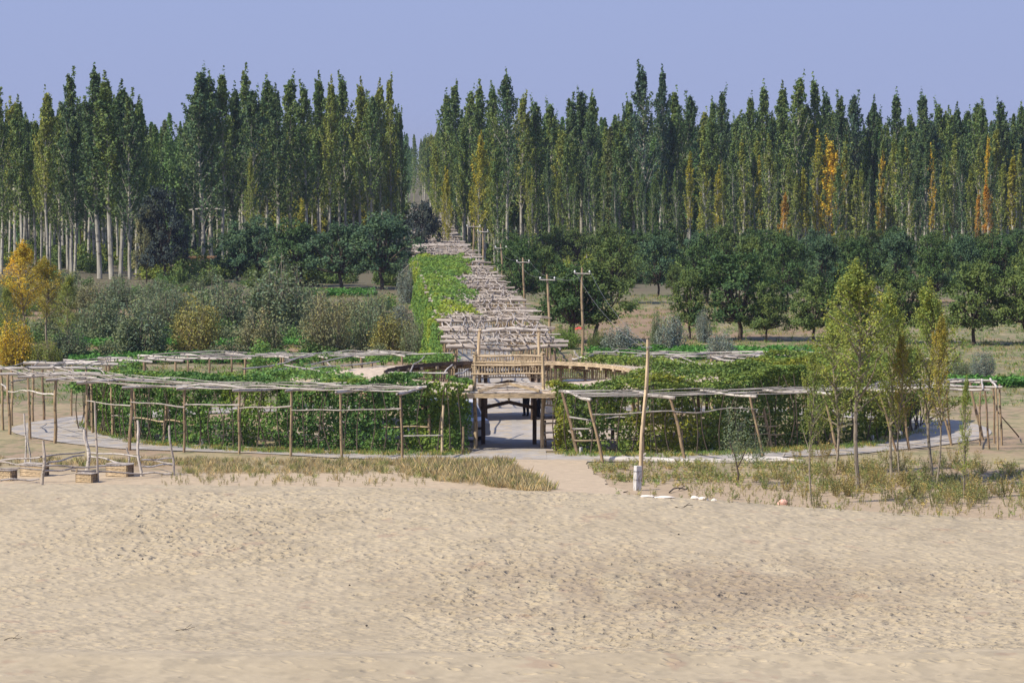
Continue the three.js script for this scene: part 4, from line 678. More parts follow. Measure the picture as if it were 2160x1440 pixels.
// ------------------------------------------------------------------ road trellis
{
  const o = thing('road_trellis', 'long trellis of crooked grey logs roofing the straight road', 'trellis', V(0, 0, 0)), r = rng(515);
  let d = 181, i = 0; const rows = [];
  while (d < 640) { rows.push([d, 3.5 + rr(-0.12, 0.14, r) - (d > 300 ? 0.1 : 0)]); d += (d < 330 ? rr(4.0, 5.4, r) : rr(6, 8, r)); i++; }
  rows.forEach(([d, h], k) => {
    const x = roadX(d), w = 2.75;
    for (const s of [-1, 1]) { log(o, 'post', V(x + s * w, -0.2, -d), V(x + s * w + rr(-0.1, 0.1, r), h, -d), rr(0.07, 0.09, r), M.tanPost, 'straight', r); }
    const n = 2;
    for (let q = 0; q < n; q++) log(o, 'crossbeam', V(x - w - rr(0.2, 0.8, r), h + 0.05 + q * 0.05, -d - q * rr(0.5, 1.2, r)), V(x + w + rr(0.2, 1.1, r), h + rr(0, 0.2, r) + q * 0.05, -d - q * rr(0.4, 1.3, r)), q ? 0.06 : rr(0.10, 0.13, r), M.roadLog, 'crooked', r);
    if (k + 1 < rows.length && d < 420) {
      const [d2, h2] = rows[k + 1], x2 = roadX(d2);
      for (let q = 0; q < (d < 320 ? 9 : 6); q++) { const nb = d < 320 ? 9 : 6, f = lerp(-1, 1, (q + 0.5) / nb) + rr(-0.08, 0.08, r), f2 = f + rr(-0.2, 0.2, r); log(o, 'roof_branch', V(x + f * w, h + 0.2, -d + 0.3), V(x2 + f2 * w, h2 + rr(0.18, 0.4, r), -d2 - 0.4), rr(0.035, 0.05, r), M.roadLog, r() < 0.5 ? 'bent' : 'crooked', r); }
      if (d < 300) for (let q = 0; q < 4; q++) { const f = rr(-1, 1, r); log(o, 'short_branch', V(x + f * w, h + 0.25, -d - rr(0.3, 2, r)), V(x + f * w + rr(-0.9, 0.9, r), h + rr(0.25, 0.6, r), -d - rr(1, 3, r)), 0.045, M.roadLog, 'bent', r); }
    }
    if (d < 240) for (let q = 0; q < 22; q++) { const x0 = x + lerp(-w, w, (q + 0.5) / 22); log(o, 'hanging_slat', V(x0, h - 0.02, -d + 0.06), V(x0 + rr(-0.03, 0.03, r), h - rr(0.3, 0.4, r), -d + 0.06), 0.026, M.newWood, 'straight', r); }
  });
  for (const s of [-1, 1]) for (let k = 0; k + 1 < rows.length && rows[k][0] < 420; k++) { const [d1, h1] = rows[k], [d2, h2] = rows[k + 1]; log(o, 'side_beam', V(roadX(d1) + s * 3, h1 - 0.08, -d1 + 0.3), V(roadX(d2) + s * 3, h2 - 0.08, -d2 - 0.3), 0.07, M.roadLog, 'crooked', r); }
  log(o, 'prop', G(822, 598), PD(874, 548, 325), 0.07, M.roadLog, 'straight'); log(o, 'prop', G(928, 742).add(V(0, 0, 0)), PD(950, 697, 195), 0.07, M.tanPost, 'straight'); log(o, 'prop', PD(952, 550, 318), PD(995, 522, 330), 0.07, M.tanPost[1], 'straight');
  // vine curtain on its left side and over part of its roof
  const v = thing('grape_vine', 'bright green vine curtain on the left side of the road trellis', 'vine'), R = rng(99), A = new Leaves(7), B = new Leaves(8), tubes = [];
  for (let k = 0; k < 26000; k++) {
    const d = 192 + 145 * Math.pow(R(), 1.05), x = roadX(d) - 3.15, y = 3.7 * Math.pow(R(), 0.8), b = fbm(d * 0.25, y * 0.6, 3, 12);
    if (fbm(d * 0.3 + 40, y * 0.7, 3, 14) < 0.3) continue;
    A.add(x - (b - 0.35) * 1.5 - (3.7 - y) * 0.12, y, -d, 0.2, patch(d * 0.12, y * 0.4, R), -0.7, 0.4, 0.3, 0.9);
  }
  for (let k = 0; k < 30000; k++) {
    const d = 205 + 122 * Math.pow(R(), 0.8), f = -1.08 + 2.1 * R(), cover = d > 232 ? (d > 285 ? 0.35 : -0.05) : (d < 226 && d > 212 ? -0.25 : -0.85);
    if (f > cover + 0.7 * (fbm(d * 0.18, f * 2, 3, 44) - 0.5) * 2) continue;
    B.add(roadX(d) + f * 3, 3.5 + 0.95 * fbm(d * 0.3, f * 2.5, 3, 17) + gauss(R) * 0.08, -d, 0.22, patch(d * 0.12, f * 1.3, R), 0, 1, 0.2, 0.9);
  }
  for (let d2 = 195; d2 < 335; d2 += 5) { const l = limb(V(roadX(d2) - 3.3, -0.05, -d2), V(roadX(d2) - 3.05, 3.6, -d2), 0.045, 0.02, R, 0.06, 4); tubes.push(tubePath(l.pts, l.rad, 5)); }
  part('stems', mergeGeometries(tubes), M.darkBark, v); part('wall_foliage', A.geo(), LC.vineLight, v); part('roof_foliage', B.geo(), LC.vineLight, v);
  const t = thing('trellis_stub', 'short broken post with a crossbar in the vine curtain', 'post', G(932, 712)); 
  { const b = PD(933, 690, 208).sub(t.position); log(t, 'post', V(0, -0.2, 0), V(b.x, 3.7, b.z), 0.08, M.tanPost[1], 'straight'); log(t, 'crossbar', PD(908, 624, 236).sub(t.position), PD(935, 626, 236).sub(t.position), 0.11, M.greyPole[1], 'straight'); log(t, 'crossbar', PD(932, 669, 214).sub(t.position), PD(950, 671, 214).sub(t.position), 0.1, M.greyPole[1], 'straight'); }
}

// ------------------------------------------------------------------ utility poles and wires
const tips = [];
function utilityPole(x, yb, xt, yt, label, r = 0.11, arm = 0.55) {
  const b = G(x, yb), d = -b.z, t = PD(xt, yt, d), o = thing('utility_pole', label, 'pole', b), top = t.clone().sub(b);
  log(o, 'shaft', V(0, -0.3, 0), top, r, M.tanPost[1], 'pole');
  const c = top.clone().multiplyScalar(1 - 0.42 / top.y); log(o, 'crossarm', c.clone().add(V(-arm, 0.03, 0.1)), c.clone().add(V(arm, -0.02, 0.1)), 0.045, M.greyPole[1], 'straight');
  const ins = new THREE.LatheGeometry([[0, 0], [0.03, 0], [0.03, 0.05], [0.065, 0.06], [0.07, 0.1], [0.045, 0.12], [0.055, 0.15], [0.03, 0.19], [0, 0.2]].map(([a, b2]) => new THREE.Vector2(a, b2)), 10);
  const ends = []; for (const s of [-1, 1]) { const p = c.clone().add(V(s * arm * 0.92, 0.04, 0.1)), m = part('insulator', ins, M.porcelain, o); m.position.copy(p); ends.push(p.add(b).add(V(0, 0.2, 0))); }
  tips.push(ends); return o;
}
utilityPole(1229, 757, 1228, 564, 'nearest tan utility pole with two white insulators right of the trellis', 0.12);
utilityPole(1163, 742, 1154, 578, 'second tan utility pole with a short crossarm beside the trellis', 0.12);
utilityPole(1107, 672, 1103, 543, 'third utility pole along the trellis', 0.12);
utilityPole(1063, 640, 1056, 514, 'fourth utility pole along the trellis, slightly leaning', 0.12);
utilityPole(1021, 612, 1018, 480, 'fifth utility pole, before the tall poplars', 0.12);
utilityPole(996, 600, 999, 470, 'sixth utility pole with a wide crossarm near the poplars', 0.13, 0.75);
function wire(a, b, sag, label, group, rad = 0.008) { const c = a.clone().lerp(b, 0.5); c.y -= sag; const g = new THREE.TubeGeometry(new THREE.QuadraticBezierCurve3(a, c, b), 16, rad, 4); const m = new THREE.Mesh(g, M.wire); m.name = numbered('overhead_wire'); m.castShadow = true; scene.add(m); tag(m, label, 'wire', group); }
for (let i = 0; i + 1 < tips.length; i++) for (const s of [0, 1]) wire(tips[i][s], tips[i + 1][s], 0.9, `wire sagging between the ${ORD[i]} and ${ORD[i + 1]} utility poles beside the trellis`, 'overhead wires');
{ // foreground pole
  const b = hit(1352, 1016), d = -b.z, t = PD(1367, 716, d), o = thing('bare_pole', 'tall bare tan pole leaning beside the concrete stub before the right trellis', 'pole', b), top = t.clone().sub(b);
  log(o, 'shaft', V(0, -0.3, 0), top, 0.105, M.newWood[1], 'pole'); const c = top.clone().multiplyScalar(0.945);
  log(o, 'crossarm', c.clone().add(V(-0.26, 0, 0.08)), c.clone().add(V(0.2, 0.01, 0.08)), 0.022, M.wire, 'straight');
  for (const s of [0, 1]) wire(tips[0][s], c.clone().add(b).add(V(s ? 0.15 : -0.2, 0.02, 0.08)), 1.2, 'wire slanting down from the nearest utility pole to the bare foreground pole', 'slanting wires', 0.008);
  wire(c.clone().add(b).add(V(0.15, 0, 0.08)), G(1373, 965), 0.02, 'thin wire hanging straight down beside the bare pole', null, 0.008);
  const sb = hit(1345, 1034), s = thing('concrete_stub', 'white concrete stub post at the foot of the bare pole', 'post', sb);
  const g = new RoundedBoxGeometry(0.27, 1.15, 0.24, 2, 0.015); const pm = part('shaft', g, M.concrete, s); pm.position.y = 0.45; pm.rotation.set(0, 0.5, -0.03);
  for (const y of [0.45, 0.8]) { const m = part('wire_band', new THREE.BoxGeometry(0.285, 0.025, 0.255), M.wire, s); m.position.y = y; m.rotation.set(0, 0.5, -0.03); }
}
{ // white post and bent pole beyond
  const o = thing('white_post', 'white-painted post at the foot of the far utility poles', 'post', G(1003, 590)); log(o, 'shaft', V(0, -0.2, 0), V(0, 2.6, 0), 0.16, M.concrete, 'straight'); 
  const q = thing('boom_pole', 'long bent pale pole balanced on a forked support by the dark tree', 'pole', G(441, 560)); const d = -q.position.z;
  const beam = [[398, 443], [430, 440], [460, 441], [486, 446]].map(([x, y]) => PD(x, y, d).sub(q.position)); part('boom', new THREE.TubeGeometry(new THREE.CatmullRomCurve3(beam), 16, 0.12, 6), M.greyPole[1], q);
  const mid = PD(441, 470, d).sub(q.position); log(q, 'fork_arm', mid, PD(428, 444, d).sub(q.position), 0.05, M.tanPost, 'straight'); log(q, 'fork_arm', mid, PD(456, 445, d).sub(q.position), 0.05, M.tanPost, 'straight'); log(q, 'support', V(0, -0.2, 0), mid, 0.08, M.tanPost, 'straight');
}
{ // mud hut under the dark trees
  const p = G(425, 572), o = thing('mud_hut', 'small mud hut with a flat brush roof under the dark trees', 'building', p), mud = new THREE.MeshStandardMaterial({ map: pathTex, color: lin(1.25, 1.05, 0.82), roughness: 1 });
  slab(o, 'wall', V(0, 0.65, 0), 2.6, 1.5, 0.25, mud); slab(o, 'wall', V(-1.4, 0.65, -1.3), 0.25, 1.5, 2.8, mud); slab(o, 'wall', V(1.4, 0.65, -1.3), 0.25, 1.5, 2.8, mud); slab(o, 'door', V(0.5, 0.5, 0.14), 0.7, 1.2, 0.06, M.darkWood);
  const rf = slab(o, 'roof', V(0, 1.65, -1.2), 3.4, 0.22, 3.6, M.brownWood); for (let k = 0; k < 7; k++) log(o, 'roof_pole', V(-1.7 + k * 0.56, 1.72, 0.75), V(-1.7 + k * 0.56, 1.72, -3.1), 0.05, M.tanPost, 'crooked');
}
{ // red cloth in the orchard
  const p = G(1217, 700), g = new THREE.PlaneGeometry(0.75, 0.3, 8, 4), a = g.attributes.position; g.rotateX(-1.1); for (let i = 0; i < a.count; i++) a.setY(i, a.getY(i) + 0.06 * Math.sin(a.getX(i) * 9) + 0.28); const m = new THREE.Mesh(g, new THREE.MeshStandardMaterial({ color: lin(0.5, 0.05, 0.04), roughness: 0.8, side: THREE.DoubleSide })); m.name = 'red_cloth'; m.position.copy(p); m.castShadow = true; scene.add(m); tag(m, 'small red cloth lying by the second orchard trunk', 'cloth');
}

// ------------------------------------------------------------------ branch fence and crates at the front left
{
  const o = thing('branch_fence', 'rough fence of crooked pale branches at the front left', 'fence'), r = rng(8);
  const post = (xb, yb, xt, yt, rad, mt = M.greyPole) => { const b = hit(xb, yb), t = PD(xt, yt, -b.z); b.y -= 0.25; log(o, 'post', b, t, rad, mt, 'crooked', r); };
  post(52, 978, 50, 872, 0.05); post(62, 975, 58, 905, 0.045); post(88, 1022, 90, 929, 0.075, M.roadLog); post(183, 996, 177, 905, 0.10, M.greyPole); post(206, 1014, 199, 845, 0.055, M.roadLog); post(271, 982, 266, 943, 0.055, M.greyPole); post(299, 1004, 290, 886, 0.075, M.greyPole); post(366, 1002, 356, 897, 0.06, M.greyPole); post(162, 1016, 161, 988, 0.045, M.newWood);
  const rail = (x0, y0, d0, x1, y1, d1, rad = 0.045, k = 'crooked') => log(o, 'rail', PD(x0, y0, d0), PD(x1, y1, d1), rad, M.greyPole, k, r);
  rail(0, 971, 144.5, 92, 963, 144); rail(85, 963, 144, 178, 953, 147); rail(0, 974, 142, 45, 980, 141); rail(40, 980, 141, 90, 984, 141); rail(100, 975, 144, 176, 960, 147); rail(88, 983, 141, 205, 984, 142.5); rail(200, 984, 142.5, 282, 978, 144); rail(0, 988, 141, 92, 990, 141); rail(90, 994, 141, 162, 986, 142); rail(0, 1013, 140.5, 82, 1010, 141); rail(186, 962, 147, 250, 976, 146); rail(190, 955, 147, 297, 964, 146); rail(298, 970, 144, 362, 966, 145); rail(300, 984, 143.5, 362, 980, 145); rail(300, 999, 143.5, 366, 998, 144); rail(318, 970, 147, 365, 978, 145); rail(150, 992, 142, 300, 1000, 143.5);
  function crate(px, py, w, h, dep, turn, label) {
    const c = hit(px, py), q = thing('wooden_crate', label, 'crate', c, 'crates inside the branch fence'); q.rotation.y = turn;
    const rows = Math.max(2, Math.round(h / 0.17)), bh = h / rows;
    for (let k = 0; k < rows; k++) { const y = bh * (k + 0.5); slab(q, 'front_board', V(0, y, dep / 2), w, bh - 0.012, 0.03, pick(M.newWood, r)); slab(q, 'back_board', V(0, y, -dep / 2), w, bh - 0.012, 0.03, pick(M.newWood, r)); for (const s of [-1, 1]) slab(q, 'side_board', V(s * (w / 2 - 0.016), y, 0), 0.03, bh - 0.012, dep - 0.034, pick(M.tanPost, r)); }
    for (const x of [-1, 1]) for (const z of [-1, 1]) slab(q, 'corner_post', V(x * (w / 2 + 0.022), h / 2, z * (dep / 2 - 0.05)), 0.04, h + 0.03, 0.07, pick(M.tanPost, r));
    slab(q, 'lid', V(0, h + 0.03, 0), w + 0.1, 0.035, dep + 0.1, pick(M.roadLog, r));
  }
  crate(12, 1012, 0.75, 0.4, 0.5, -0.4, 'low wooden crate cut by the left edge of the fence'); crate(72, 1003, 1.05, 0.5, 0.6, -0.35, 'wooden crate behind the short fence post, second from the left'); crate(182, 1016, 0.75, 0.34, 0.5, -0.4, 'half-sunk wooden crate below the thick fence post'); crate(252, 1003, 1.0, 0.5, 0.6, -0.4, 'rightmost wooden crate by the tall fence posts');
}
// ------------------------------------------------------------------ white log, debris
{
  const o = thing('felled_log', 'long bleached log lying along the path right of the track', 'log', G(1254, 974)); log(o, 'trunk', V(0, 0.1, 0), G(1655, 976).sub(o.position).add(V(0, 0.11, 0)), 0.15, M.greyPole[1], 'straight'); log(o, 'branch_stub', V(2.2, 0.2, 0), V(2.35, 0.4, 0.05), 0.05, M.greyPole[1], 'straight');
  const fk = thing('forked_log', 'small bleached forked log at the foot of the nearest utility pole', 'log', G(1222, 762)); log(fk, 'trunk', V(-0.5, 0.12, 0), V(0.6, 0.14, 0), 0.12, M.greyPole[1], 'crooked'); log(fk, 'fork', V(0.0, 0.15, 0), V(-0.35, 0.75, 0), 0.08, M.greyPole[1], 'straight');
  const p = thing('felled_log', 'shorter bleached log at the right end of the long one', 'log', G(1560, 971)); log(p, 'trunk', V(0, 0.1, 0), G(1698, 979).sub(p.position).add(V(0, 0.1, 0)), 0.12, M.greyPole[1], 'crooked'); log(p, 'branch_stub', V(2.0, 0.2, 0), V(2.1, 0.33, 0.04), 0.045, M.greyPole[0], 'straight');
  const rock = (px, py, w, h, mt, label, name = 'plaster_lump', cat = 'rubble', gr = 'white rubble on the crest of the dune') => { const g = new THREE.IcosahedronGeometry(1, 2), a = g.attributes.position; for (let i = 0; i < a.count; i++) { const x = a.getX(i), y = a.getY(i), z = a.getZ(i), k = 0.75 + 0.5 * vnoise(x * 1.7 + px, y * 1.7 + z * 1.3, 5); a.setXYZ(i, x * k * w, y * k * h, z * k * w * 0.6); } g.computeVertexNormals(); const m = new THREE.Mesh(g, mt); m.name = numbered(name); m.position.copy(hit(px, py)); m.position.y += h * 0.45; m.castShadow = m.receiveShadow = true; scene.add(m); tag(m, label, cat, gr); };
  const pl = new THREE.MeshStandardMaterial({ color: lin(0.78, 0.70, 0.60), roughness: 0.95 }), pk = new THREE.MeshStandardMaterial({ color: lin(0.72, 0.42, 0.33), roughness: 0.9 }), dk = new THREE.MeshStandardMaterial({ color: lin(0.05, 0.04, 0.035), roughness: 0.9 });
  rock(1366, 1048, 0.28, 0.05, pl, 'flat white plaster lump right below the concrete stub'); rock(1400, 1050, 0.4, 0.05, pl, 'long flat plaster piece right of the concrete stub'); rock(1466, 1053, 0.16, 0.1, pl, 'rounded white lump at the edge of the weeds'); rock(1484, 1055, 0.2, 0.09, pl, 'white lump in the middle of the rubble row'); rock(1507, 1057, 0.12, 0.07, pl, 'small white lump at the right end of the rubble row'); rock(1652, 1063, 0.22, 0.13, pk, 'pinkish bag-like lump on the dune crest at the right');
  [[737, 1235], [773, 1320], [1238, 1212], [1190, 1200], [1094, 1240], [1432, 1128], [300, 1180], [1900, 1250]].forEach(([x, y], i) => rock(x, y, 0.035, 0.03, dk, 'small dark pebble on the bare sand', 'pebble', 'pebble', 'pebbles on the sand'));
  const twig = (a, b, rad, label) => { const p0 = hit(...a), q = thing('twig', label, 'twig', p0); log(q, 'stem', V(0, 0.03, 0), hit(...b).sub(p0).add(V(0, 0.05, 0)), rad, M.darkBark, 'bent'); log(q, 'side_shoot', hit(...b).sub(p0).multiplyScalar(0.5).add(V(0, 0.04, 0)), hit(...b).sub(p0).multiplyScalar(0.75).add(V(0.05, 0.16, 0)), rad * 0.6, M.darkBark, 'crooked'); };
  twig([1425, 1071], [1462, 1069], 0.018, 'thin dark twig on the sand below the rubble'); twig([1412, 1040], [1452, 1030], 0.035, 'dark stick lying below the weeds right of the concrete stub'); twig([370, 1332], [410, 1326], 0.012, 'thin twig on the sand at the lower left'); twig([8, 1352], [45, 1348], 0.012, 'thin twig on the sand at the left edge');
}

// ------------------------------------------------------------------ vans
function van(name, label, pos, turn) {
  const o = thing(name, label, 'van', pos); o.rotation.y = turn;
  const sh = new THREE.Shape(); [[-1.85, 0.32], [-1.88, 0.9], [-1.8, 1.25], [-1.62, 1.82], [-1.45, 1.9], [0.75, 1.9], [0.95, 1.84], [1.45, 1.12], [1.82, 0.98], [1.9, 0.75], [1.9, 0.32]].forEach(([x, y], i) => (i ? sh.lineTo(x, y) : sh.moveTo(x, y)));
  sh.lineTo(1.62, 0.3); sh.absarc(1.22, 0.3, 0.36, 0, Math.PI, false); sh.lineTo(-0.82, 0.3); sh.absarc(-1.18, 0.3, 0.36, 0, Math.PI, false); sh.lineTo(-1.85, 0.32);
  const g = new THREE.ExtrudeGeometry(sh, { depth: 1.38, bevelEnabled: true, bevelSize: 0.05, bevelThickness: 0.06, bevelSegments: 3, curveSegments: 10 }); g.translate(0, 0, -0.69); part('body', g, M.white, o);
  const win = (pts, z) => { const s = new THREE.Shape(); pts.forEach(([x, y], i) => (i ? s.lineTo(x, y) : s.moveTo(x, y))); const w = new THREE.ExtrudeGeometry(s, { depth: 0.02, bevelEnabled: false }); w.translate(0, 0, z); return w; };
  for (const z of [0.742, -0.762]) { part('window', win([[0.2, 1.1], [1.28, 1.1], [0.88, 1.74], [0.2, 1.74]], z), M.glassDark, o); part('window', win([[-0.75, 1.1], [0.1, 1.1], [0.1, 1.74], [-0.75, 1.74]], z), M.glassDark, o); part('window', win([[-1.62, 1.1], [-0.85, 1.1], [-0.85, 1.74], [-1.5, 1.74]], z), M.glassDark, o); const h = slab(o, 'door_handle', V(0.3, 0.95, z + 0.01), 0.16, 0.03, 0.04, M.trim); }
  const ws = part('windscreen', new THREE.BoxGeometry(0.02, 0.82, 1.26), M.glassDark, o); ws.position.set(1.235, 1.5, 0); ws.rotation.z = 0.607;
  const rw = part('rear_window', new THREE.BoxGeometry(0.02, 0.5, 1.2), M.glassDark, o); rw.position.set(-1.765, 1.52, 0); rw.rotation.z = -0.305;
  slab(o, 'bumper', V(1.93, 0.42, 0), 0.12, 0.2, 1.46, M.white); slab(o, 'bumper', V(-1.93, 0.42, 0), 0.12, 0.2, 1.46, M.white); slab(o, 'grille', V(1.96, 0.66, 0), 0.03, 0.12, 0.7, M.trim);
  for (const z of [-0.58, 0.58]) { slab(o, 'headlight', V(1.93, 0.78, z), 0.06, 0.17, 0.26, M.lampGlass); slab(o, 'tail_light', V(-1.93, 0.85, z * 1.12), 0.05, 0.3, 0.12, M.redLamp); slab(o, 'mirror', V(1.12, 1.18, z * 1.5), 0.1, 0.2, 0.14, M.trim); }
  for (const x of [1.22, -1.18]) for (const z of [-0.64, 0.64]) { const w = part('wheel', new THREE.CylinderGeometry(0.3, 0.3, 0.18, 22).rotateX(Math.PI / 2), M.rubber, o); w.position.set(x, 0.3, z); const rim = part('rim', new THREE.CylinderGeometry(0.18, 0.18, 0.19, 16).rotateX(Math.PI / 2), M.rim, w); }
  return o;
}
{ const p = G(962, 927); van('white_van', 'white van parked under the gallery just left of the gate opening', V(p.x - 0.2, 0.03, p.z + 0.2), -0.8); }
van('white_van', 'white van glimpsed behind the lattice right of the gate', V(3.7, 0.03, -176.4), Math.PI + 0.1);

// ------------------------------------------------------------------ people
function sdfMesh(bones, lo, hi, cell, blend) {
  const size = V(hi[0] - lo[0], hi[1] - lo[1], hi[2] - lo[2]), half = Math.max(size.x, size.y, size.z) / 2, res = Math.min(110, Math.ceil(half * 2 / cell) + 4), c = V((hi[0] + lo[0]) / 2, (hi[1] + lo[1]) / 2, (hi[2] + lo[2]) / 2);
  const mc = new MarchingCubes(res, new THREE.MeshStandardMaterial(), false, false, 60000); mc.isolation = 0; const h = res / 2;
  for (let k = 0; k < res; k++) for (let j = 0; j < res; j++) for (let i = 0; i < res; i++) {
    const x = c.x + (i - h) / h * half, y = c.y + (j - h) / h * half, z = c.z + (k - h) / h * half; let d = 9;
    for (const [a, b, ra, rb, sz = 1] of bones) { const ab = [b[0] - a[0], b[1] - a[1], b[2] - a[2]], ap = [x - a[0], y - a[1], (z - a[2]) * sz], l2 = ab[0] * ab[0] + ab[1] * ab[1] + ab[2] * ab[2] + 1e-9, t = Math.min(1, Math.max(0, (ap[0] * ab[0] + ap[1] * ab[1] + ap[2] * ab[2]) / l2)); const e = Math.hypot(ap[0] - ab[0] * t, ap[1] - ab[1] * t, ap[2] - ab[2] * t) - lerp(ra, rb, t); const hh = Math.min(1, Math.max(0, 0.5 + 0.5 * (d - e) / blend)); d = lerp(d, e, hh) - blend * hh * (1 - hh); }
    mc.field[k * res * res + j * res + i] = -d;
  }
  mc.update(); const n = mc.count, g = new THREE.BufferGeometry(), p = new Float32Array(mc.positionArray.slice(0, n * 3)); for (let i = 0; i < n; i++) { p[i * 3] = c.x + p[i * 3] * half; p[i * 3 + 1] = c.y + p[i * 3 + 1] * half; p[i * 3 + 2] = c.z + p[i * 3 + 2] * half; }
  g.setAttribute('position', new THREE.BufferAttribute(p, 3)); g.computeVertexNormals(); return g;
}
const skin = new THREE.MeshStandardMaterial({ color: lin(0.42, 0.25, 0.17), roughness: 0.6 }), cloth = (r, g, b) => new THREE.MeshStandardMaterial({ color: lin(r, g, b), roughness: 0.9 });
function person(label, pos, turn, upper, stance, armBend) {
  const o = thing('person', label, 'person', pos); o.rotation.y = turn;
  const s = stance, leg = (q, f) => [[[0.095 * q, 0.92, 0], [0.11 * q + s * q * 0.3, 0.5, 0.04 + f], 0.088, 0.06], [[0.11 * q + s * q * 0.3, 0.5, 0.04 + f], [0.1 * q + s * q, 0.09, f * 1.5], 0.057, 0.04]];
  const arm = (q) => { const sh = [0.2 * q, 1.42, 0], el = [0.27 * q, 1.14, -0.02], wr = armBend ? [0.2 * q, 1.02, 0.2] : [0.27 * q, 0.9, 0.07]; return [[sh, el, 0.052, 0.042], [el, wr, 0.04, 0.028]]; };
  const torso = [[[0, 1.0, 0], [0, 1.38, 0], 0.15, 0.165, 1.3], [[-0.15, 1.42, 0], [0.15, 1.42, 0], 0.07, 0.07], [[0, 0.93, 0], [0, 1.0, 0], 0.14, 0.14, 1.2]];
  const head = [[[0, 1.45, -0.01], [0, 1.58, 0.0], 0.055, 0.055], [[0, 1.62, 0.01], [0, 1.7, 0.0], 0.085, 0.1], [[0, 1.635, 0.1], [0, 1.66, 0.085], 0.016, 0.012], [[-0.1, 1.65, 0], [-0.1, 1.68, 0], 0.02, 0.02], [[0.1, 1.65, 0], [0.1, 1.68, 0], 0.02, 0.02]];
  const hand = (q) => { const w = arm(q)[1][1], d = armBend ? [0, -0.1, 0.9] : [0, -1, 0.12], L = []; const P = (a, u, v) => [a[0] + u * 0.9 * (armBend ? q : 0) * 0 + v[0], a[1] + d[1] * u + v[1], a[2] + d[2] * u + v[2]]; L.push([w, P(w, 0.08, [0, 0, 0]), 0.03, 0.034]); [-0.03, -0.01, 0.01, 0.03].forEach((e, k) => { const b = P(w, 0.085, [0, 0, e * (armBend ? 0 : 1)]), bx = [b[0] + (armBend ? e : 0), b[1], b[2]], m = P(bx, 0.035 + 0.006 * (k % 3), [-0.008 * q, 0, 0]), t = P(m, 0.03, [-0.022 * q, armBend ? -0.02 : 0, 0]); L.push([bx, m, 0.01, 0.0095], [m, t, 0.0095, 0.008]); }); const tb = P(w, 0.03, [0, 0, 0.028]), tm = P(tb, 0.035, [-0.012 * q, 0, 0.022]); L.push([tb, tm, 0.012, 0.011], [tm, P(tm, 0.03, [-0.008 * q, 0, 0.004]), 0.011, 0.009]); return L; };
  const body = [...torso, ...head, ...leg(1, 0.03), ...leg(-1, -0.03), ...arm(1), ...arm(-1)];
  const hands = [1, -1].map((q) => { const w = arm(q)[1][1]; return sdfMesh(hand(q), [w[0] - 0.12, w[1] - 0.2, w[2] - 0.1], [w[0] + 0.12, w[1] + 0.06, w[2] + 0.24], 0.004, 0.006); });
  part('body', mergeGeometries([sdfMesh(body, [-0.5, 0, -0.4], [0.5, 1.85, 0.4], 0.02, 0.05), ...hands]), skin, o);
  const fat = (l, k) => l.map(([a, b, ra, rb, z]) => [a, b, ra + k, rb + k, z]);
  part('jacket', sdfMesh([...fat(torso, 0.022), ...fat(arm(1), 0.022), ...fat(arm(-1), 0.022)], [-0.5, 0.7, -0.4], [0.5, 1.6, 0.4], 0.02, 0.05), upper, o);
  part('trousers', sdfMesh([...fat(leg(1, 0.03), 0.026), ...fat(leg(-1, -0.03), 0.026), [[0, 0.92, 0], [0, 1.02, 0], 0.155, 0.15, 1.2]], [-0.45, 0.02, -0.4], [0.45, 1.12, 0.4], 0.02, 0.04), cloth(0.018, 0.018, 0.024), o);
  for (const q of [-1, 1]) part('shoe', sdfMesh([[[0.1 * q + s * q, 0.055, -0.05 + q * 0.045], [0.11 * q + s * q, 0.045, 0.16 + q * 0.045], 0.05, 0.042]], [0.1 * q + s * q - 0.12, -0.02, -0.2], [0.1 * q + s * q + 0.12, 0.14, 0.3], 0.012, 0.02), cloth(0.02, 0.017, 0.015), o);
  part('hair', sdfMesh([[[0, 1.72, -0.02], [0, 1.74, -0.015], 0.102, 0.098]], [-0.2, 1.68, -0.2], [0.2, 1.9, 0.2], 0.012, 0.02), cloth(0.015, 0.012, 0.01), o);
  for (const q of [-1, 1]) { const e = part('eye', new THREE.SphereGeometry(0.013, 8, 6), cloth(0.03, 0.02, 0.02), o); e.position.set(0.035 * q, 1.665, 0.095); } const mo = part('mouth', new THREE.BoxGeometry(0.045, 0.008, 0.01), cloth(0.3, 0.12, 0.1), o); mo.position.set(0, 1.605, 0.09);
  return o;
}
{ const p = G(1110, 878), q = G(1134, 880); person('person in dark trousers and dark jacket standing left of the dark portal post', V(p.x, 0.03, p.z), -0.5, cloth(0.03, 0.03, 0.035), 0.03, true); person('person in dark trousers and pale shirt partly behind the dark portal post', V(q.x, 0.03, q.z), 2.4, cloth(0.55, 0.45, 0.42), 0.01, false); }

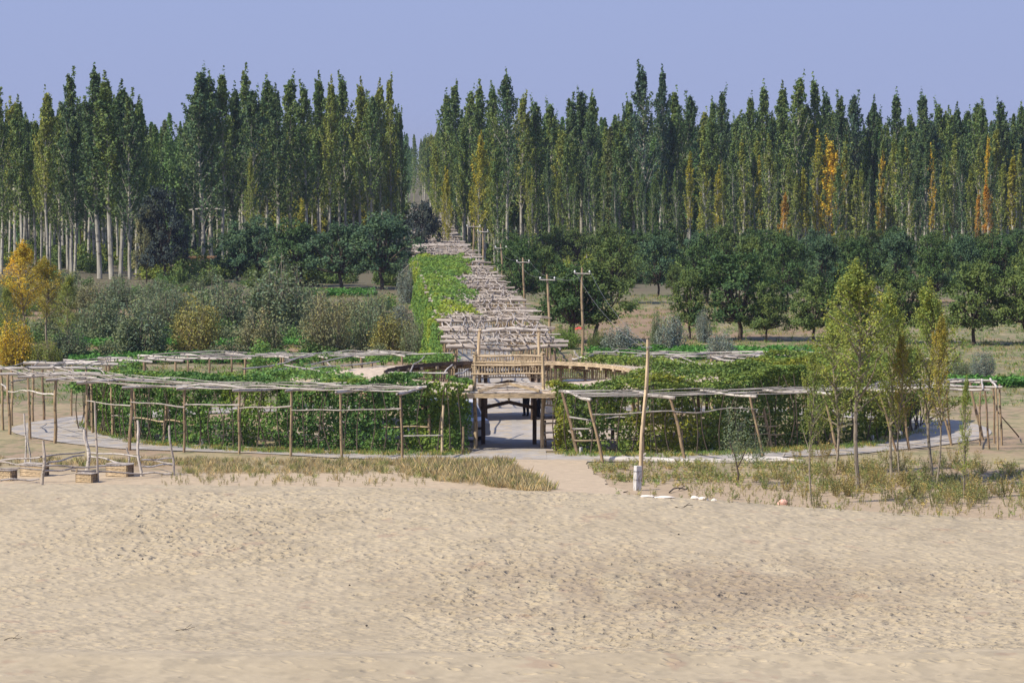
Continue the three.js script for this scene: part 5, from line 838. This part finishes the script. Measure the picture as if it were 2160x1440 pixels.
// ------------------------------------------------------------------ ground cover
function tuftGeo(seed, n, h, spread, w, lean) { const L = new Leaves(seed), r = rng(seed); for (let k = 0; k < n; k++) { const a = r() * 6.28, q = Math.sqrt(r()) * spread; L.blade(Math.cos(a) * q, -0.03, Math.sin(a) * q, h * (0.5 + 0.6 * r()), w, lean * (0.3 + r()), r() * 6.28, vary(r, 0.28, 0.35)); } return L.geo(); }
function weedGeo(seed, n, h, w, leaf) { const L = new Leaves(seed), r = rng(seed), st = Math.max(3, Math.round(n / 12)); const tips = []; for (let k = 0; k < st; k++) { const a = r() * 6.28, q = Math.sqrt(r()) * w, t = V(Math.cos(a) * q, h * (0.45 + 0.65 * r()), Math.sin(a) * q), b = V(t.x * 0.35, -0.03, t.z * 0.35); tips.push([b, t]); L.tubeRaw(b, t, 0.006, 0.003, [0.75, 0.65, 0.55], 3); } for (let k = 0; k < n; k++) { const [b, t] = tips[k % st], c = b.clone().lerp(t, 0.15 + 0.9 * r()); L.add(c.x + gauss(r) * 0.04, c.y + gauss(r) * 0.03, c.z + gauss(r) * 0.04, leaf, vary(r, 0.35, 0.5), 0, 0.5, 0); } return L.geo(); }
function scatter(name, label, category, geo, mat, n, seed, place, colors) {
  const im = new THREE.InstancedMesh(geo, mat, n), r = rng(seed), q = new THREE.Quaternion(), m = new THREE.Matrix4(), c = new THREE.Color();
  for (let k = 0; k < n; k++) { const [x, d, s, sy = s] = place(r); const y = Math.max(0, d < 150 ? sandHeight(x, d) : 0); q.setFromAxisAngle(UP, r() * 6.28); m.compose(V(x, y, -d), q, V(s, sy, s)); im.setMatrixAt(k, m); const [a, b, e] = colors(r); c.setRGB(a, b, e); im.setColorAt(k, c); }
  im.name = numbered(name); im.castShadow = im.receiveShadow = true; tag(im, label, category, null, 'stuff'); scene.add(im);
}
const inTrack = (x, d) => { const px = 1080 + x / d * FPX, py = 325 + 98000 / d; return px > lerp(1085, 1165, sstep(985, 1040, py)) && px < lerp(1245, 1300, sstep(985, 1040, py)); };
const pxy = (r, x0, x1, y0, y1) => { const p = G(rr(x0, x1, r), rr(y0, y1, r)); return [p.x, -p.z]; };
const straw = (r) => { const k = 0.7 + 0.6 * r(); return r() < 0.25 ? [0.55 * k, 0.68 * k, 0.42 * k] : [k, 0.95 * k, 0.9 * k]; };
scatter('dry_grass', 'dry straw-coloured grass on the verge between sand and path on the left', 'grass', tuftGeo(5, 26, 0.3, 0.2, 0.0045, 0.15), LC.dryGrass, 1050, 1, (r) => { for (;;) { const [x, d] = pxy(r, -60, 1150, 966, 1036); const px = 1080 + x / d * FPX, py = 325 + 98000 / d; const lim = px < 380 ? 985 : px < 860 ? 1000 + 22 * (r() < 0.08) : lerp(1008, 1040, (px - 860) / 290); if (py > lim || inTrack(x, d) || py < 972) continue; if (fbm(x * 0.6, d * 0.5, 3, 5) < 0.42 && r() < 0.75) continue; return [x, d, rr(0.6, 1.25, r)]; } }, straw);
scatter('dry_grass', 'tall dry grass clump beside the sandy track', 'grass', tuftGeo(6, 36, 0.5, 0.28, 0.005, 0.22), LC.dryGrass, 330, 2, (r) => { for (;;) { const [x, d] = pxy(r, 850, 1165, 980, 1042); const px = 1080 + x / d * FPX, py = 325 + 98000 / d; if (py > lerp(1000, 1046, (px - 850) / 315) || inTrack(x, d)) continue; return [x, d, rr(0.55, 1.1, r)]; } }, straw);
scatter('weeds', 'green and brown weeds on the verge right of the track', 'weeds', weedGeo(7, 46, 0.3, 0.3, 0.055), LC.weed, 1500, 3, (r) => { for (;;) { const [x, d] = pxy(r, 1235, 2200, 978, 1100); const px = 1080 + x / d * FPX, py = 325 + 98000 / d; const lim = px < 1500 ? 1030 : lerp(1030, 1062, (px - 1500) / 660); if (py > lim && r() < 0.94) continue; if (inTrack(x, d)) continue; if (fbm(x * 0.5 + 7, d * 0.4, 3, 6) < 0.45 && r() < 0.8) continue; return [x, d, rr(0.5, 1.15, r)]; } }, (r) => { const k = 0.65 + 0.6 * r(), t = r(); return t < 0.35 ? [0.62 * k, 0.85 * k, 0.5 * k] : t < 0.6 ? [1.25 * k, 1.1 * k, 0.9 * k] : [k, k, 0.8 * k]; });
scatter('scrub', 'tall brown scrub growing around the young poplars at the right', 'weeds', weedGeo(8, 150, 0.85, 0.4, 0.06), LC.weed, 150, 4, (r) => { for (;;) { const [x, d] = pxy(r, 1640, 2200, 960, 1075); if (fbm(x * 0.35 + 17, d * 0.3, 2, 6) < 0.45 && r() < 0.8) continue; return [x, d, rr(0.5, 1.05, r)]; } }, (r) => { const k = 0.6 + 0.6 * r(); return r() < 0.5 ? [1.1 * k, 0.95 * k, 0.8 * k] : [0.8 * k, 0.9 * k, 0.7 * k]; });
scatter('weeds', 'sparse thin weeds standing in the sand at the lower right', 'weeds', weedGeo(9, 34, 0.42, 0.12, 0.05), LC.weed, 220, 5, (r) => { const px = rr(1440, 2190, r), y = tableAt(BROW, px) - rr(-2, 36, r), p = hit(px, y); return [p.x, -p.z, rr(0.4, 1.0, r)]; }, straw);
scatter('weeds', 'sparse thin weeds standing in the smooth sand at the left', 'weeds', weedGeo(19, 22, 0.36, 0.09, 0.045), LC.weed, 160, 15, (r) => { const px = rr(330, 900, r), y = rr(1000, 1026, r), p = hit(px, y); return [p.x, -p.z, rr(0.4, 1.0, r)]; }, straw);
scatter('field_grass', 'short dry grass on the ground behind the ring and under the orchard', 'grass', tuftGeo(10, 12, 0.28, 0.26, 0.016, 0.16), LC.weed, 9500, 6, (r) => { for (;;) { const d = rr(184, 330, r), x = rr(-0.165, 0.165, r) * d; if (Math.abs(x - roadX(d)) < 4) continue; if (fbm(x * 0.2, d * 0.15, 3, 66) < 0.5 && r() < 0.7) continue; return [x, d, rr(0.6, 1.2, r)]; } }, (r) => { const k = 0.65 + 0.6 * r(), t = r(); return t < 0.6 ? [0.45 * k, 0.8 * k, 0.36 * k] : [0.95 * k, 0.9 * k, 0.6 * k]; });
scatter('verge_grass', 'low grass at the foot of the vines inside the ring path', 'grass', tuftGeo(11, 14, 0.3, 0.2, 0.012, 0.15), LC.weed, 900, 7, (r) => { const left = r() < 0.5, px = left ? rr(165, 985, r) : rr(1175, 1950, r), y = left ? tableAt([[165, 897], [270, 933], [470, 949], [800, 959], [985, 958]], px) : tableAt([[1175, 959], [1400, 963], [1700, 950], [1840, 940], [1950, 912]], px), p = G(px, y + rr(-4, 3, r)); return [p.x, -p.z, rr(0.5, 1.1, r)]; }, (r) => { const k = 0.7 + 0.6 * r(); return r() < 0.6 ? [0.55 * k, 0.85 * k, 0.42 * k] : [1.2 * k, k, 0.6 * k]; });
// leafy crop strips
function cropGeo(seed) { const L = new Leaves(seed), r = rng(seed); for (let k = 0; k < 26; k++) { const a = r() * 6.28, q = Math.sqrt(r()) * 0.3; L.add(Math.cos(a) * q, 0.08 + 0.36 * r(), Math.sin(a) * q, 0.22, vary(r, 0.25, 0.15), 0, 1, 0, 0.7); } return L.geo(); }
function crop(label, n, seed, x0, x1, y0, y1) { scatter('crop_strip', label, 'crop', cropGeo(seed), LC.crop, n, seed, (r) => { const [x, d] = pxy(r, x0, x1, y0, y1); return [x, d, rr(0.7, 1.2, r)]; }, (r) => { const k = 0.75 + 0.5 * r(); return [k, k, k]; }); }
crop('bright green crop strip just behind the left trellis', 620, 201, 150, 650, 752, 768); crop('bright green crop strip farther back among the left shrubs', 420, 202, 150, 720, 722, 734); crop('bright green crop strip behind the right trellis', 460, 203, 1395, 1735, 742, 762); crop('bright green patch left of the silvery shrubs', 200, 204, 1240, 1400, 742, 760); crop('narrow green crop strip at the far right', 220, 205, 1975, 2190, 808, 817); crop('distant pale green field strip before the large round trees', 240, 206, 640, 790, 616, 626); crop('green patch between the left shrubs and the vine curtain', 160, 207, 735, 800, 680, 700); crop('green patch right of the round grey shrub', 160, 208, 590, 660, 690, 704);

{ const ug = shrubShape(4001, { H: 2.2, W: 2.6, shoots: 22, per: 26, leaf: 0.3 }).crown;
scatter('undergrowth', 'dark undergrowth at the foot of the poplar stands', 'undergrowth', ug, LC.orchardB, 900, 61, (r) => { for (;;) { const d = rr(345, 560, r), x = rr(-0.17, 0.17, r) * d; if (Math.abs(x - roadX(d)) < 5) continue; const px = 1080 + x / d * FPX; if (px < 300 && d < 390) continue; return [x, d, rr(0.6, 1.3, r), rr(0.5, 1.5, r)]; } }, (r) => { const k = 0.7 + 0.7 * r(); return r() < 0.2 ? [1.7 * k, 1.4 * k, 0.9 * k] : [k, k, k]; }); }
{ const ug = shrubShape(4002, { H: 1.4, W: 2.2, shoots: 20, per: 34, leaf: 0.17 }).crown;
scatter('field_scrub', 'low grey-green scrub between the shrubs of the left field', 'scrub', ug, LC.grey, 230, 62, (r) => { for (;;) { const d = rr(225, 372, r), x = rr(-0.165, -0.03, r) * d; if (x > roadX(d) - 6) continue; const px = 1080 + x / d * FPX; if (px > 560 && d > 300) continue; if (fbm(x * 0.12, d * 0.08, 2, 5) < 0.42) continue; return [x, d, rr(0.5, 1.3, r), rr(0.4, 1.3, r)]; } }, (r) => { const k = 0.7 + 0.5 * r(); return r() < 0.35 ? [0.7 * k, 0.95 * k, 0.5 * k] : [k, 0.95 * k, 0.9 * k]; }); }
console.log('poplars', poplarCount);
renderer.render(scene, camera);
